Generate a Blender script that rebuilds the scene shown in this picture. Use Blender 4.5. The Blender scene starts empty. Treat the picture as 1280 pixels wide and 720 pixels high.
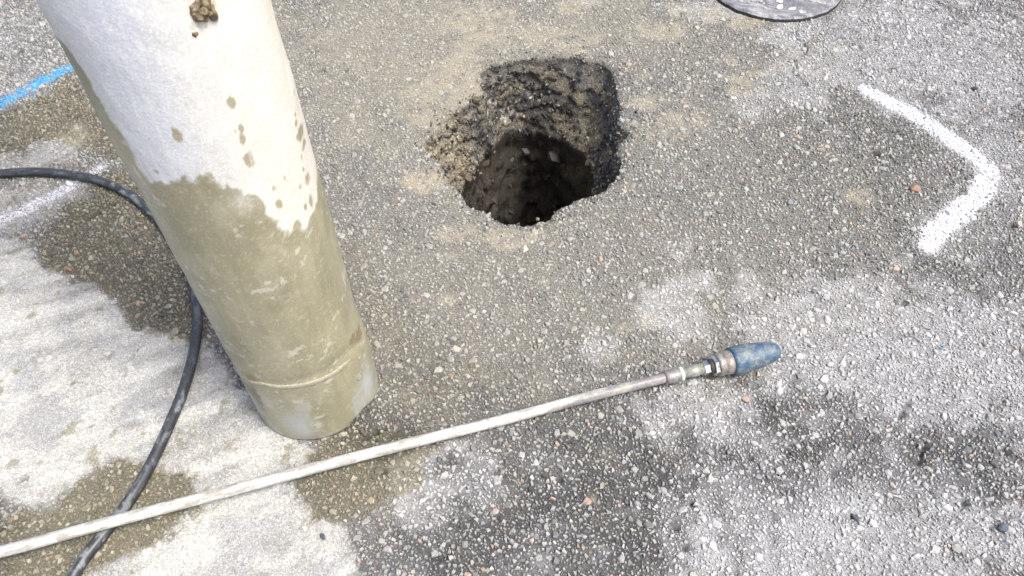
import bpy, bmesh, math, random
import numpy as np
from mathutils import Vector

# ------------------------------------------------------------------ camera
CAM_H = 1.0
PITCH = math.radians(52.94)
FPX = 980.0
scene = bpy.context.scene
COL = scene.collection
cam_d = bpy.data.cameras.new('camera')
cam = bpy.data.objects.new('camera', cam_d)
COL.objects.link(cam)
cam.location = (0, 0, CAM_H)
cam.rotation_euler = (math.radians(90) - PITCH, 0, 0)
cam_d.sensor_width = 36.0
cam_d.lens = 36.0 * FPX / 1280.0
cam_d.clip_start = 0.02
cam_d.clip_end = 500
scene.camera = cam
scene.render.resolution_x, scene.render.resolution_y = 1024, 576

# ------------------------------------------------------------------ sky, sun, exposure
SUN_DIR = Vector((0.40, -0.24, 0.88)).normalized()          # towards the sun
world = bpy.data.worlds.new('World')
scene.world = world
world.use_nodes = True
wn = world.node_tree.nodes
sky = wn.new('ShaderNodeTexSky')
sky.sky_type = 'NISHITA'
sky.sun_disc = False
sky.sun_elevation = math.asin(SUN_DIR.z)
sky.sun_rotation = math.atan2(SUN_DIR.x, SUN_DIR.y)
sky.air_density = 1.0
sky.dust_density = 6.0
sky.ozone_density = 0.6
wn['Background'].inputs['Strength'].default_value = 0.11
world.node_tree.links.new(sky.outputs[0], wn['Background'].inputs['Color'])
sun_d = bpy.data.lights.new('sun', 'SUN')
sun_d.energy = 1.5
sun_d.angle = math.radians(13)
sun_d.color = (1.0, 0.985, 0.93)
sun = bpy.data.objects.new('sun', sun_d)
COL.objects.link(sun)
sun.rotation_euler = SUN_DIR.to_track_quat('Z', 'Y').to_euler()
scene.view_settings.view_transform = 'Standard'
scene.view_settings.look = 'None'
scene.view_settings.gamma = 1.0
scene.view_settings.use_curve_mapping = False
scene.view_settings.exposure = 1.17

# ------------------------------------------------------------------ survey: points of the photograph turned into metres on the ground
def ray(px, py):
    u = (px - 640) / FPX
    v = (py - 360) / FPX
    return (u, math.cos(PITCH) - v * math.sin(PITCH), -(math.sin(PITCH) + v * math.cos(PITCH)))

def gp(px, py, z=0.0):
    d = ray(px, py)
    t = (z - CAM_H) / d[2]
    return np.array((d[0] * t, d[1] * t))

def mpp(px, py):                     # metres per photo pixel on the ground there
    d = ray(px, py)
    return -CAM_H / d[2] / FPX

rng = np.random.default_rng(7)
random.seed(7)

# ------------------------------------------------------------------ noise in numpy
_PERM = np.random.default_rng(1).random((512, 512))
def vnoise(x, y):
    xi = np.floor(x).astype(np.int64); yi = np.floor(y).astype(np.int64)
    fx = x - xi; fy = y - yi
    fx = fx * fx * (3 - 2 * fx); fy = fy * fy * (3 - 2 * fy)
    a = _PERM[xi % 512, yi % 512]; b = _PERM[(xi + 1) % 512, yi % 512]
    c = _PERM[xi % 512, (yi + 1) % 512]; d = _PERM[(xi + 1) % 512, (yi + 1) % 512]
    return (a * (1 - fx) + b * fx) * (1 - fy) + (c * (1 - fx) + d * fx) * fy
def fbm(x, y, scale, octs=4, seed=0):
    s = 0; amp = 0.5; tot = 0
    x = x * scale + 17.3 * seed + 100; y = y * scale + 31.7 * seed + 100
    for _ in range(octs):
        s = s + amp * vnoise(x, y); tot += amp
        x = x * 2.03 + 3.1; y = y * 2.03 + 7.7; amp *= 0.55
    return s / tot
def sstep(a, b, x):
    t = np.clip((x - a) / (b - a), 0, 1)
    return t * t * (3 - 2 * t)

def poly_sd(x, y, poly):             # signed distance to a polygon, negative inside
    poly = np.asarray(poly, float)
    d2 = np.full(np.shape(x), 1e9); inside = np.zeros(np.shape(x), bool)
    n = len(poly)
    for i in range(n):
        ax, ay = poly[i]; bx, by = poly[(i + 1) % n]
        ex, ey = bx - ax, by - ay
        t = np.clip(((x - ax) * ex + (y - ay) * ey) / (ex * ex + ey * ey + 1e-12), 0, 1)
        d2 = np.minimum(d2, (x - ax - t * ex) ** 2 + (y - ay - t * ey) ** 2)
        cond = ((ay > y) != (by > y)) & (x < (bx - ax) * (y - ay) / (by - ay + 1e-15) + ax)
        inside ^= cond
    d = np.sqrt(d2)
    return np.where(inside, -d, d)
def line_d(x, y, pts, widths=None):  # distance to a polyline (minus the local half width)
    pts = np.asarray(pts, float)
    best = np.full(np.shape(x), 1e9)
    for i in range(len(pts) - 1):
        ax, ay = pts[i]; bx, by = pts[i + 1]
        ex, ey = bx - ax, by - ay
        t = np.clip(((x - ax) * ex + (y - ay) * ey) / (ex * ex + ey * ey + 1e-12), 0, 1)
        d = np.sqrt((x - ax - t * ex) ** 2 + (y - ay - t * ey) ** 2)
        if widths is not None:
            d = d / (widths[i] * (1 - t) + widths[i + 1] * t)
        best = np.minimum(best, d)
    return best
def G(pts):
    return [gp(*q) for q in pts]

# ------------------------------------------------------------------ what lies on the asphalt: stains, dust, mud, slurry (and some painted contact shade)
HOLE_PX = [(600, 92), (612, 82), (628, 78), (645, 75), (662, 73), (682, 72), (702, 71), (722, 71), (738, 74), (752, 77), (762, 83), (767, 92),
           (770, 104), (771, 116), (776, 128), (774, 142), (772, 154), (779, 160), (788, 164), (782, 173), (774, 180), (773, 192), (776, 205), (773, 217),
           (766, 228), (756, 238), (745, 243), (733, 247), (721, 249), (712, 256), (703, 259), (694, 264), (689, 270), (685, 277), (674, 276), (664, 283),
           (652, 282), (642, 279), (630, 279), (618, 273), (609, 266), (599, 262), (589, 259), (580, 250), (574, 241), (568, 231), (558, 221), (549, 207),
           (541, 195), (532, 187), (529, 180), (538, 171), (547, 162), (558, 153), (566, 143), (578, 134), (588, 127), (597, 121), (603, 113), (600, 103)]
HOLE = np.array(G(HOLE_PX))
HC = np.array(gp(655, 178))

SLURRY = G([(-260, 300), (0, 285), (40, 318), (75, 345), (130, 362), (165, 388), (180, 412), (225, 418), (262, 422), (300, 470), (352, 545), (392, 556), (372, 590), (362, 612),
            (392, 655), (425, 668), (448, 700), (462, 760), (330, 1000), (-60, 1000), (60, 770), (118, 712), (170, 690), (238, 652), (248, 592), (205, 585), (180, 565), (140, 570), (110, 592), (78, 622), (30, 628), (10, 600), (-260, 640)])
SLURRY2 = G([(-80, 190), (20, 196), (60, 178), (100, 150), (112, 158), (95, 185), (86, 205), (40, 214), (-80, 224)])
PALE_LEFT = G([(-300, 222), (0, 224), (60, 226), (108, 232), (84, 258), (40, 285), (0, 300), (-300, 330)])
DAMP = [G([(-200, 150), (0, 142), (40, 125), (86, 92), (130, 140), (170, 210), (120, 190), (60, 175), (20, 192), (-200, 210)]),
        G([(100, 250), (120, 215), (170, 210), (210, 300), (260, 420), (215, 425), (180, 410), (150, 370), (60, 335), (45, 300), (70, 275)]),
        G([(10, 630), (30, 640), (78, 630), (110, 598), (150, 570), (185, 562), (210, 585), (250, 590), (245, 640), (180, 690), (110, 720), (60, 800), (-60, 800), (-10, 700)]),
        G([(385, 560), (440, 530), (560, 560), (520, 610), (470, 640), (430, 662), (395, 655), (362, 612)]),
        G([(395, 330), (430, 300), (520, 420), (640, 470), (560, 530), (470, 545), (476, 470)])]
STREAK_A = gp(130, 320) - gp(0, 360)
STREAK_A = STREAK_A / np.linalg.norm(STREAK_A)

def blob(x, y, px, py, rx, ry, seed, edge=0.45, nz=0.9):
    c = gp(px, py); m = mpp(px, py)
    sx = rx * m; sy = ry * m / max(0.35, -ray(px, py)[2] / math.sqrt(sum(k * k for k in ray(px, py))))
    d = np.sqrt(((x - c[0]) / sx) ** 2 + ((y - c[1]) / sy) ** 2)
    d = d + nz * (fbm(x, y, 22, 5, seed) - 0.5) * 1.6
    return 1 - sstep(1 - edge, 1 + edge, d)

MUD_BLOBS = [(500, 60, 190, 120, 1.0), (560, 190, 130, 90, .75), (430, 190, 90, 110, .5), (720, 30, 200, 50, .8), (870, 70, 130, 70, .55), (640, 320, 200, 60, .45), (840, 190, 120, 80, .5),
             (520, 320, 120, 90, .45), (960, 190, 100, 80, .22), (1040, 220, 110, 70, .18), (800, 300, 120, 60, .3), (600, 420, 220, 60, .30), (900, 260, 140, 60, .25), (480, 400, 90, 100, .45), (600, 330, 300, 150, .62), (820, 330, 200, 90, .5), (960, 240, 170, 120, .42), (1100, 250, 140, 90, .25), (420, 100, 80, 120, .5), (130, 640, 140, 80, .7), (430, 600, 80, 60, .45), (120, 320, 80, 100, .3), (60, 160, 90, 40, .4)]
OCHRE = [(538, 232, 26, 15), (560, 110, 46, 16), (545, 140, 30, 20), (580, 85, 30, 14), (812, 402, 13, 6), (805, 128, 30, 8), (845, 150, 28, 14), (835, 165, 22, 10), (920, 30, 15, 8), (945, 38, 13, 12),
         (935, 22, 14, 6), (850, 15, 20, 8), (895, 20, 14, 8), (1018, 41, 6, 4), (990, 32, 5, 3), (920, 100, 16, 7), (950, 93, 14, 5), (905, 78, 12, 5), (780, 410, 8, 4), (700, 45, 60, 18), (820, 40, 30, 10), (600, 30, 60, 25),
         (640, 300, 40, 12), (575, 290, 30, 10), (680, 352, 12, 5), (560, 375, 10, 5), (930, 112, 20, 6), (800, 95, 14, 6), (790, 160, 10, 8), (722, 8, 26, 8), (560, 320, 14, 6), (742, 625, 10, 12), (1070, 245, 20, 10)]
PALE = [(848, 372, 42, 48, 1.0), (750, 445, 22, 22, .8), (878, 512, 88, 36, .95), (985, 350, 30, 14, .5), (1000, 375, 70, 14, .55), (1120, 440, 150, 70, .62), (1180, 400, 110, 45, .55), (1230, 520, 80, 60, .5),
        (900, 690, 90, 70, .6), (960, 650, 80, 50, .65), (1080, 650, 140, 70, .62), (1230, 680, 80, 60, .45), (530, 625, 50, 40, .9), (585, 600, 40, 34, .85), (590, 560, 20, 14, .45), (690, 690, 50, 30, .4), (505, 590, 18, 14, .4),
        (1010, 90, 40, 28, .7), (1000, 55, 36, 26, .8), (900, 12, 40, 14, .7), (740, 3, 36, 7, 1.0), (935, 130, 34, 16, .6), (1130, 60, 100, 50, .45), (1220, 40, 80, 70, .4), (1080, 20, 40, 30, .5), (960, 115, 20, 12, .5),
        (1240, 300, 60, 60, .35), (25, 40, 60, 60, .4), (40, 100, 50, 22, .5), (1060, 40, 50, 40, .5), (670, 575, 30, 14, .25), (855, 410, 24, 20, .5), (1010, 480, 50, 30, .45), (520, 640, 50, 20, .3), (1130, 440, 180, 85, .8), (1230, 410, 90, 60, .7), (1080, 655, 190, 80, .8), (920, 680, 110, 70, .85), (1150, 60, 140, 75, .65), (1245, 180, 50, 130, .5), (40, 45, 80, 60, .3), (1010, 440, 60, 40, .6)]
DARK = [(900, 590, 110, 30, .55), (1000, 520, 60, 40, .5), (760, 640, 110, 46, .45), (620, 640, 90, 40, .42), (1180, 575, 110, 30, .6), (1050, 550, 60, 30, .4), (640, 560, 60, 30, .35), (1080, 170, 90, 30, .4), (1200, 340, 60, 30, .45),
        (1000, 200, 26, 12, .6), (490, 530, 60, 30, .6), (1090, 250, 100, 40, .3), (700, 440, 60, 40, .25), (560, 500, 90, 40, .3), (1250, 600, 60, 30, .45), (780, 560, 60, 30, .3), (20, 640, 30, 40, .6), (110, 265, 26, 20, .5), (340, 60, 40, 60, .35), (410, 60, 60, 14, .35), (965, 145, 40, 20, .2), (1260, 345, 50, 22, .4), (870, 540, 26, 8, .4), (760, 620, 150, 70, .8), (590, 660, 110, 60, .7), (900, 590, 110, 36, .9), (1010, 530, 70, 40, .8), (1190, 590, 110, 30, .9), (700, 540, 120, 40, .5), (930, 480, 30, 16, .8), (460, 525, 30, 20, .9)]  # dark binder zones; last entries paint contact shade by nozzle and pipe foot
PITS = [(1131, 379, 5), (1119, 378, 3), (865, 88, 3), (1095, 192, 6), (1180, 108, 0), (938, 573, 4), (1258, 566, 4), (1208, 628, 5), (1203, 240, 6), (1265, 283, 3), (1158, 558, 3), (1145, 415, 0), (1128, 518, 5), (1135, 505, 4), (120, 268, 6), (110, 275, 4),
        (72, 290, 0), (845, 660, 4), (857, 685, 4), (470, 540, 5), (458, 548, 4), (62, 320, 3), (27, 65, 4), (30, 598, 5), (480, 590, 4), (404, 88, 4), (432, 88, 3), (1195, 652, 3), (1240, 660, 3), (1066, 646, 3), (700, 600, 4), (865, 630, 4)]
PITS = [(gp(a, b), r * mpp(a, b) * 1.0) for a, b, r in PITS if r > 0]
CRACKS = [G(c) for c in ([(995, 36), (996, 48), (1003, 54), (1009, 60), (1008, 66), (1001, 71)], [(992, 74), (996, 80), (995, 84)], [(990, 90), (1000, 98), (1008, 106)], [(1157, 553), (1155, 562), (1151, 571), (1148, 580)], [(1163, 614), (1167, 622), (1170, 628)], [(1209, 625), (1205, 632), (1204, 637)],
                         [(1131, 508), (1129, 518), (1123, 523)], [(1090, 188), (1098, 197)], [(545, 700), (560, 694)])]

def ground_h(x, y):
    h = (fbm(x, y, 5, 3, 3) - .5) * .004 + (fbm(x, y, 90, 3, 4) - .5) * .0016
    for c, r in PITS:
        d = np.sqrt((x - c[0]) ** 2 + (y - c[1]) ** 2)
        h = h - .006 * (1 - sstep(r * .5, r * 1.3, d))
    for c in CRACKS:
        h = h - .006 * (1 - sstep(.0012, .0034, line_d(x, y, c) + (fbm(x, y, 150, 2, 9) - .5) * .002))
    return h

def marks(x, y):
    wx = x + (fbm(x, y, 14, 5, 11) - .5) * .05 + (fbm(x, y, 70, 3, 14) - .5) * .032
    wy = y + (fbm(x, y, 14, 5, 12) - .5) * .05 + (fbm(x, y, 70, 3, 15) - .5) * .032
    mud = np.zeros_like(x); pale = np.zeros_like(x); dark = np.zeros_like(x); ochre = np.zeros_like(x); damp = np.zeros_like(x)
    for i, (a, b, rx, ry, s) in enumerate(MUD_BLOBS):
        mud = np.maximum(mud, s * blob(x, y, a, b, rx, ry, 20 + i % 5, .75, 1.1))
    mud *= .75 + .5 * fbm(x, y, 30, 4, 41)
    for i, (a, b, rx, ry, s) in enumerate(PALE):
        pale = np.maximum(pale, s * blob(x, y, a, b, rx, ry, 30 + i % 7, .38, 1.7))
    pale = pale * (.15 + 1.0 * fbm(x, y, 60, 4, 42) + .8 * (fbm(x, y, 190, 2, 45) - .25))
    pale = pale * (.5 + .75 * sstep(.26, .46, pale + .25 * (fbm(x, y, 110, 3, 116) - .5)))
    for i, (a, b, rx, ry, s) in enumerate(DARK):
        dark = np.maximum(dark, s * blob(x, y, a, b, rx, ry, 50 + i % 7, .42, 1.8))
    for i, (a, b, rx, ry) in enumerate(OCHRE):
        ochre = np.maximum(ochre, (1.6 if i == 0 else 1.0) * blob(x, y, a, b, rx, ry, 60 + i % 7, .4, 1.4))
    ochre *= sstep(.25, .6, fbm(x, y, 60, 4, 43))
    for p in DAMP[:4]:
        damp = np.maximum(damp, 1 - sstep(-.006, .004, poly_sd(wx, wy, p)))
    damp = np.maximum(damp, .45 * (1 - sstep(-.03, .04, poly_sd(wx, wy, DAMP[4]))))
    dd = poly_sd(wx, wy, SLURRY)
    slurry = 1 - sstep(-.010, .006, dd)
    s2 = 1 - sstep(-.02, .01, poly_sd(wx, wy, SLURRY2))
    s3 = .5 * (1 - sstep(-.03, .02, poly_sd(wx, wy, PALE_LEFT)))
    # swept streaks in the dried slurry
    al = x * STREAK_A[0] + y * STREAK_A[1]; ac = -x * STREAK_A[1] + y * STREAK_A[0]
    ac = ac + .03 * (fbm(x, y, 4, 2, 77) - .5)
    st = fbm(al * .16, ac, 42, 4, 71)
    patchy = fbm(x, y, 26, 5, 72)
    slurry = slurry * (.70 + .30 * sstep(.32, .54, .5 * st + .5 * patchy))
    slurry = np.maximum(slurry, np.maximum(.72 * s2 * (.6 + .5 * patchy), s3 * (.5 + .8 * patchy)))
    # the stains run out well beyond the picture
    k = sstep(-.05, .27, y) * (1 - sstep(1.60, 1.95, y)) * (1 - sstep(1.18, 1.5, np.abs(x)))
    return mud * k, pale * k, dark * k, ochre * k, damp * k, slurry * k, st

def mix(c, target, f):
    f = np.clip(f, 0, 1)[..., None]
    return c * (1 - f) + np.asarray(target) * f

def dress(base, x, y, m, is_stone):
    """base colour after what has settled on it, painted contact shade included"""
    mud, pale, dark, ochre, damp, slurry, st = m
    c = base
    g = fbm(x, y, 220, 2, 88)
    c = mix(c, (.43, .435, .443) if is_stone else (.30, .304, .312), pale * (.9 if is_stone else .85))
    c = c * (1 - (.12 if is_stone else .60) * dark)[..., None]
    c = mix(c, (.29, .281, .24) if is_stone else (.205, .196, .160), mud * (.62 if is_stone else .95))
    c = mix(c, (.33, .295, .22), ochre * (.36 if is_stone else .62) * (.5 + .6 * g))
    sl = np.stack([.345 + .14 * st, .346 + .14 * st, .327 + .132 * st], -1) * (0.93 + .14 * g)[..., None]
    # grey grime rubbed along the sweep and small olive splashes on the slurry
    al = x * STREAK_A[0] + y * STREAK_A[1]; ac = -x * STREAK_A[1] + y * STREAK_A[0] + .03 * (fbm(x, y, 4, 2, 77) - .5)
    gr = sstep(.46, .66, .6 * fbm(al * .35, ac, 38, 4, 111) + .4 * fbm(x, y, 30, 4, 112))
    sl = mix(sl, (.235, .243, .255), .55 * gr)
    sl = mix(sl, (.22, .20, .14), .7 * sstep(.70, .76, fbm(x, y, 48, 3, 113)))
    f = np.clip(slurry * (.97 if is_stone else 1.0), 0, 1)[..., None]
    c = c * (1 - f) + sl * f
    dm = np.clip(damp * (.75 + .5 * g), 0, 1)[..., None]
    c = c * (1 - dm) + c * np.array((.79, .755, .62)) * dm
    return np.clip(c, .012, .9)

# ------------------------------------------------------------------ mesh helpers
def np_mesh(name, verts, polys_idx, sizes, tint=None, wet=None, smooth=False):
    me = bpy.data.meshes.new(name)
    verts = np.ascontiguousarray(verts, np.float32)
    me.vertices.add(len(verts)); me.vertices.foreach_set('co', verts.ravel())
    idx = np.ascontiguousarray(polys_idx, np.int32).ravel()
    sizes = np.asarray(sizes, np.int32)
    me.loops.add(len(idx)); me.loops.foreach_set('vertex_index', idx)
    me.polygons.add(len(sizes))
    st = np.zeros(len(sizes), np.int32); st[1:] = np.cumsum(sizes)[:-1]
    me.polygons.foreach_set('loop_start', st)
    me.update(calc_edges=True)
    if tint is not None:
        a = me.attributes.new('tint', 'FLOAT_COLOR', 'POINT')
        col = np.ones((len(verts), 4), np.float32); col[:, :3] = tint
        a.data.foreach_set('color', col.ravel())
    if wet is not None:
        a = me.attributes.new('wet', 'FLOAT', 'POINT'); a.data.foreach_set('value', np.ascontiguousarray(wet, np.float32))
    me.polygons.foreach_set('use_smooth', np.full(len(sizes), bool(smooth)))
    me.validate()
    return me

def link(name, me, mat, parent=None, kind=None, label=None, cat=None, group=None):
    o = bpy.data.objects.new(name, me)
    COL.objects.link(o)
    if mat and me is not None and not me.materials: me.materials.append(mat)
    if parent: o.parent = parent
    if kind: o['kind'] = kind
    if label: o['label'] = label
    if cat: o['category'] = cat
    if group: o['group'] = group
    return o
def thing(name, label, cat, loc=(0, 0, 0), group=None):
    o = bpy.data.objects.new(name, None); COL.objects.link(o)
    o.empty_display_size = .05
    o.location = loc; o['label'] = label; o['category'] = cat
    if group: o['group'] = group
    return o
def from_bm(name, bm, mat, parent=None, smooth=True, **k):
    me = bpy.data.meshes.new(name)
    bmesh.ops.recalc_face_normals(bm, faces=bm.faces)
    bm.to_mesh(me); bm.free()
    if smooth:
        me.polygons.foreach_set('use_smooth', np.ones(len(me.polygons), bool))
    return link(name, me, mat, parent, **k)

# ------------------------------------------------------------------ materials
def new_mat(name):
    m = bpy.data.materials.new(name); m.use_nodes = True
    nt = m.node_tree
    return m, nt, nt.nodes['Principled BSDF'], nt.nodes, nt.links
def N(nodes, kind, **k):
    n = nodes.new(kind)
    for a, v in k.items():
        if a.startswith('i_'):
            n.inputs[a[2:].replace('_', ' ')].default_value = v
        else: setattr(n, a, v)
    return n
def mixrgb(nodes, links, f, a, b, blend='MIX'):
    n = nodes.new('ShaderNodeMix'); n.data_type = 'RGBA'; n.blend_type = blend
    for s, v in ((0, f), (6, a), (7, b)):
        if hasattr(v, 'is_linked') or isinstance(v, bpy.types.NodeSocket): links.new(v, n.inputs[s])
        else: n.inputs[s].default_value = v if s == 0 else (*v, 1) if len(v) == 3 else v
    return n.outputs[2]
def ramp(nodes, links, src, stops):
    n = nodes.new('ShaderNodeValToRGB'); cr = n.color_ramp
    while len(cr.elements) < len(stops): cr.elements.new(.5)
    for e, (p, c) in zip(cr.elements, stops):
        e.position = p; e.color = (c, c, c, 1) if not hasattr(c, '__len__') else (*c, 1)
    links.new(src, n.inputs[0]); return n.outputs[0]

def tinted(name, grain_scale, grain_lo, grain_hi, rough=.85, wet_rough=.38, bump=.4, bump_scale=900, bump_dist=.0006, spec=.35):
    m, nt, bs, nd, lk = new_mat(name)
    at = N(nd, 'ShaderNodeAttribute', attribute_name='tint')
    wt = N(nd, 'ShaderNodeAttribute', attribute_name='wet')
    co = N(nd, 'ShaderNodeTexCoord')
    n1 = N(nd, 'ShaderNodeTexNoise', i_Scale=grain_scale, i_Detail=4.0, i_Roughness=.7); lk.new(co.outputs['Object'], n1.inputs['Vector'])
    vo = N(nd, 'ShaderNodeTexVoronoi', i_Scale=grain_scale * 1.1); lk.new(co.outputs['Object'], vo.inputs['Vector'])
    g1 = ramp(nd, lk, n1.outputs['Fac'], [(.25, grain_lo), (.75, grain_hi)])
    sep = N(nd, 'ShaderNodeSeparateColor'); lk.new(vo.outputs['Color'], sep.inputs[0])
    g2 = ramp(nd, lk, sep.outputs[0], [(0, grain_lo), (.7, 1.0), (1, grain_hi * 1.15)])
    c = mixrgb(nd, lk, 1.0, at.outputs['Color'], g1, 'MULTIPLY')
    c = mixrgb(nd, lk, .7, c, g2, 'MULTIPLY')
    lk.new(c, bs.inputs['Base Color'])
    mr = N(nd, 'ShaderNodeMapRange'); mr.inputs[3].default_value = rough; mr.inputs[4].default_value = wet_rough
    lk.new(wt.outputs['Fac'], mr.inputs[0]); lk.new(mr.outputs[0], bs.inputs['Roughness'])
    bs.inputs['Specular IOR Level'].default_value = spec
    n2 = N(nd, 'ShaderNodeTexNoise', i_Scale=bump_scale, i_Detail=3.0); lk.new(co.outputs['Object'], n2.inputs['Vector'])
    bp = N(nd, 'ShaderNodeBump', i_Strength=bump, i_Distance=bump_dist); lk.new(n2.outputs['Fac'], bp.inputs['Height'])
    lk.new(bp.outputs[0], bs.inputs['Normal'])
    return m
M_BINDER = tinted('bitumen_and_grit', 520, .68, 1.38, bump=.9, bump_scale=800, bump_dist=.0012)
M_STONE = tinted('road_stone', 420, .82, 1.2, rough=.7, bump=.5, bump_scale=700, bump_dist=.0005)
M_SOIL = tinted('pit_soil', 300, .5, 1.5, rough=.9, wet_rough=.5, bump=1.0, bump_scale=300, bump_dist=.003)
M_CORE = tinted('cut_asphalt', 300, .7, 1.35, rough=.7, bump=.5, bump_scale=500, bump_dist=.0006)
M_PIPE = tinted('muddy_pipe', 700, .93, 1.06, rough=.62, wet_rough=.34, bump=.45, bump_scale=330, bump_dist=.0006, spec=.4)

# ------------------------------------------------------------------ pavement: one sheet out to the horizon, fine where it is looked at
SX0, SX1, SY0, SY1, STEP = -1.30, 1.30, .20, 1.72, .0036
def axis(a, b, step, far):
    core = np.arange(a, b + step * .5, step)
    g = [step]; 
    while sum(g) < far: g.append(g[-1] * 1.35)
    out = np.cumsum(g)
    return np.concatenate([(core[0] - out)[::-1], core, core[-1] + out])
gx = axis(SX0, SX1, STEP, 90); gy = axis(SY0, SY1, STEP, 90)
X, Y = np.meshgrid(gx, gy, indexing='ij')
x = X.ravel().copy(); y = Y.ravel().copy()
nx, ny = len(gx), len(gy)
near = (x > SX0 - .45) & (x < SX1 + .45) & (y > SY0 - .45) & (y < SY1 + .45)
sd = np.full(len(x), 1.0)
box = (abs(x - HC[0]) < .35) & (abs(y - HC[1]) < .4)
jag = lambda x, y: (fbm(x, y, 60, 3, 5) - .5) * .014
sd[box] = poly_sd(x[box], y[box], HOLE) + jag(x[box], y[box])
inside = (sd < 0).reshape(nx, ny)
q_in = inside[:-1, :-1].astype(int) + inside[1:, :-1] + inside[:-1, 1:] + inside[1:, 1:]
ii, jj = np.nonzero(q_in < 4)
quads = np.stack([ii * ny + jj, (ii + 1) * ny + jj, (ii + 1) * ny + jj + 1, ii * ny + jj + 1], 1)
# pull the ragged stair of the cut onto the outline
part = (q_in > 0) & (q_in < 4)
pi, pj = np.nonzero(part)
vids = np.unique(np.concatenate([pi * ny + pj, (pi + 1) * ny + pj, (pi + 1) * ny + pj + 1, pi * ny + pj + 1]))
vids = vids[inside.ravel()[vids]]
e = .0008
for _ in range(3):
    a = x[vids]; b = y[vids]
    f = lambda a, b: poly_sd(a, b, HOLE) + jag(a, b)
    s = f(a, b); dx = (f(a + e, b) - s) / e; dy = (f(a, b + e) - s) / e
    L = np.maximum(dx * dx + dy * dy, .3)
    x[vids] = a - s * dx / L; y[vids] = b - s * dy / L
used = np.zeros(len(x), bool); used[quads.ravel()] = True
remap = np.cumsum(used) - 1
quads = remap[quads]
x = x[used]; y = y[used]; near = near[used]
z = np.zeros_like(x)
z[near] = ground_h(x[near], y[near])
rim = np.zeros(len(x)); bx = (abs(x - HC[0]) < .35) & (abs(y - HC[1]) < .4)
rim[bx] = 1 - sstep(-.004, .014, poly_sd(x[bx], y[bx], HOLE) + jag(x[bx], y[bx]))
z -= .005 * rim * (.4 + fbm(x, y, 80, 3, 6))
tint = np.empty((len(x), 3)); wet = np.zeros(len(x))
base = np.array((.104, .105, .108))
tint[:] = (.20, .20, .20)
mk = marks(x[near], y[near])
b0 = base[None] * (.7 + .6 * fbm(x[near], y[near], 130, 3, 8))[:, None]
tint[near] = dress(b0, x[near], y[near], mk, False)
fresh = np.zeros(len(x))
for c, r in PITS: fresh = np.maximum(fresh, 1 - sstep(r * .6, r * 1.35, np.sqrt((x - c[0]) ** 2 + (y - c[1]) ** 2)))
for c in CRACKS: fresh[near] = np.maximum(fresh[near],   .7 * (1 - sstep(.001, .003, line_d(x[near], y[near], c))))
tint = mix(tint, (.03, .03, .032), (.6 * fresh))                # clean bitumen where stones have popped out
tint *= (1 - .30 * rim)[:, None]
wet[near] = np.clip(mk[4] * .85, 0, 1)
pave_me = np_mesh('pavement', np.stack([x, y, z], 1), quads, np.full(len(quads), 4), tint, wet, True)
pavement = link('pavement', pave_me, M_BINDER, kind='structure')

# ------------------------------------------------------------------ stones of the asphalt
def in_view(x, y, mar):
    d = CAM_H * math.sin(PITCH) + y * math.cos(PITCH)
    u = np.abs(x) / d; v = (CAM_H * math.cos(PITCH) - y * math.sin(PITCH)) / d
    return (u < 640 / FPX + mar) & (np.abs(v) < 360 / FPX + mar)
CELL = .0105
cells = {}
pts = []
def throw(n, rlo, rhi, over, power=1.0, beyond=False):
    gap = .45 if beyond else 0.0
    cx = rng.uniform(SX0 - gap, SX1 + gap, n); cy = rng.uniform(SY0 - gap, SY1 + gap, n)
    ok = ~in_view(cx, cy, .095) if beyond else in_view(cx, cy, .10)
    ok &= poly_sd(cx, cy, HOLE) > .0015
    for c, r in PITS: ok &= (cx - c[0]) ** 2 + (cy - c[1]) ** 2 > (r + .001) ** 2
    for c in CRACKS: ok &= line_d(cx, cy, c) > .0021
    ok &= (cx - CORE_C[0]) ** 2 + (cy - CORE_C[1]) ** 2 > (CORE_R + .004) ** 2
    cx = cx[ok]; cy = cy[ok]
    rr = rlo + (rhi - rlo) * rng.random(len(cx)) ** power
    for a, b, r in zip(cx.tolist(), cy.tolist(), rr.tolist()):
        i = int(a / CELL + 1000); j = int(b / CELL + 1000); good = True
        for p in (i - 1, i, i + 1):
            for q in (j - 1, j, j + 1):
                for (c, d, s) in cells.get((p, q), ()):
                    t = (r + s) * over
                    if (a - c) ** 2 + (b - d) ** 2 < t * t: good = False; break
                if not good: break
            if not good: break
        if good:
            cells.setdefault((i, j), []).append((a, b, r)); pts.append((a, b, r))
CORE_C = np.array((gp(983, 28)[0], gp(983, 28)[1] + .158)); CORE_R = .158
throw(3200, .0046, .0068, .88, 2.0)
throw(90000, .0026, .0045, .70, 1.3)
throw(190000, .0015, .0024, .70)
throw(210000, .0010, .0014, .72)
N_NEAR = len(pts)
throw(50000, .0032, .0050, .95, 1.3, beyond=True)            # the same asphalt carried on past the picture's edge
S = np.array(pts)
print('stones', len(S))

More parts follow.
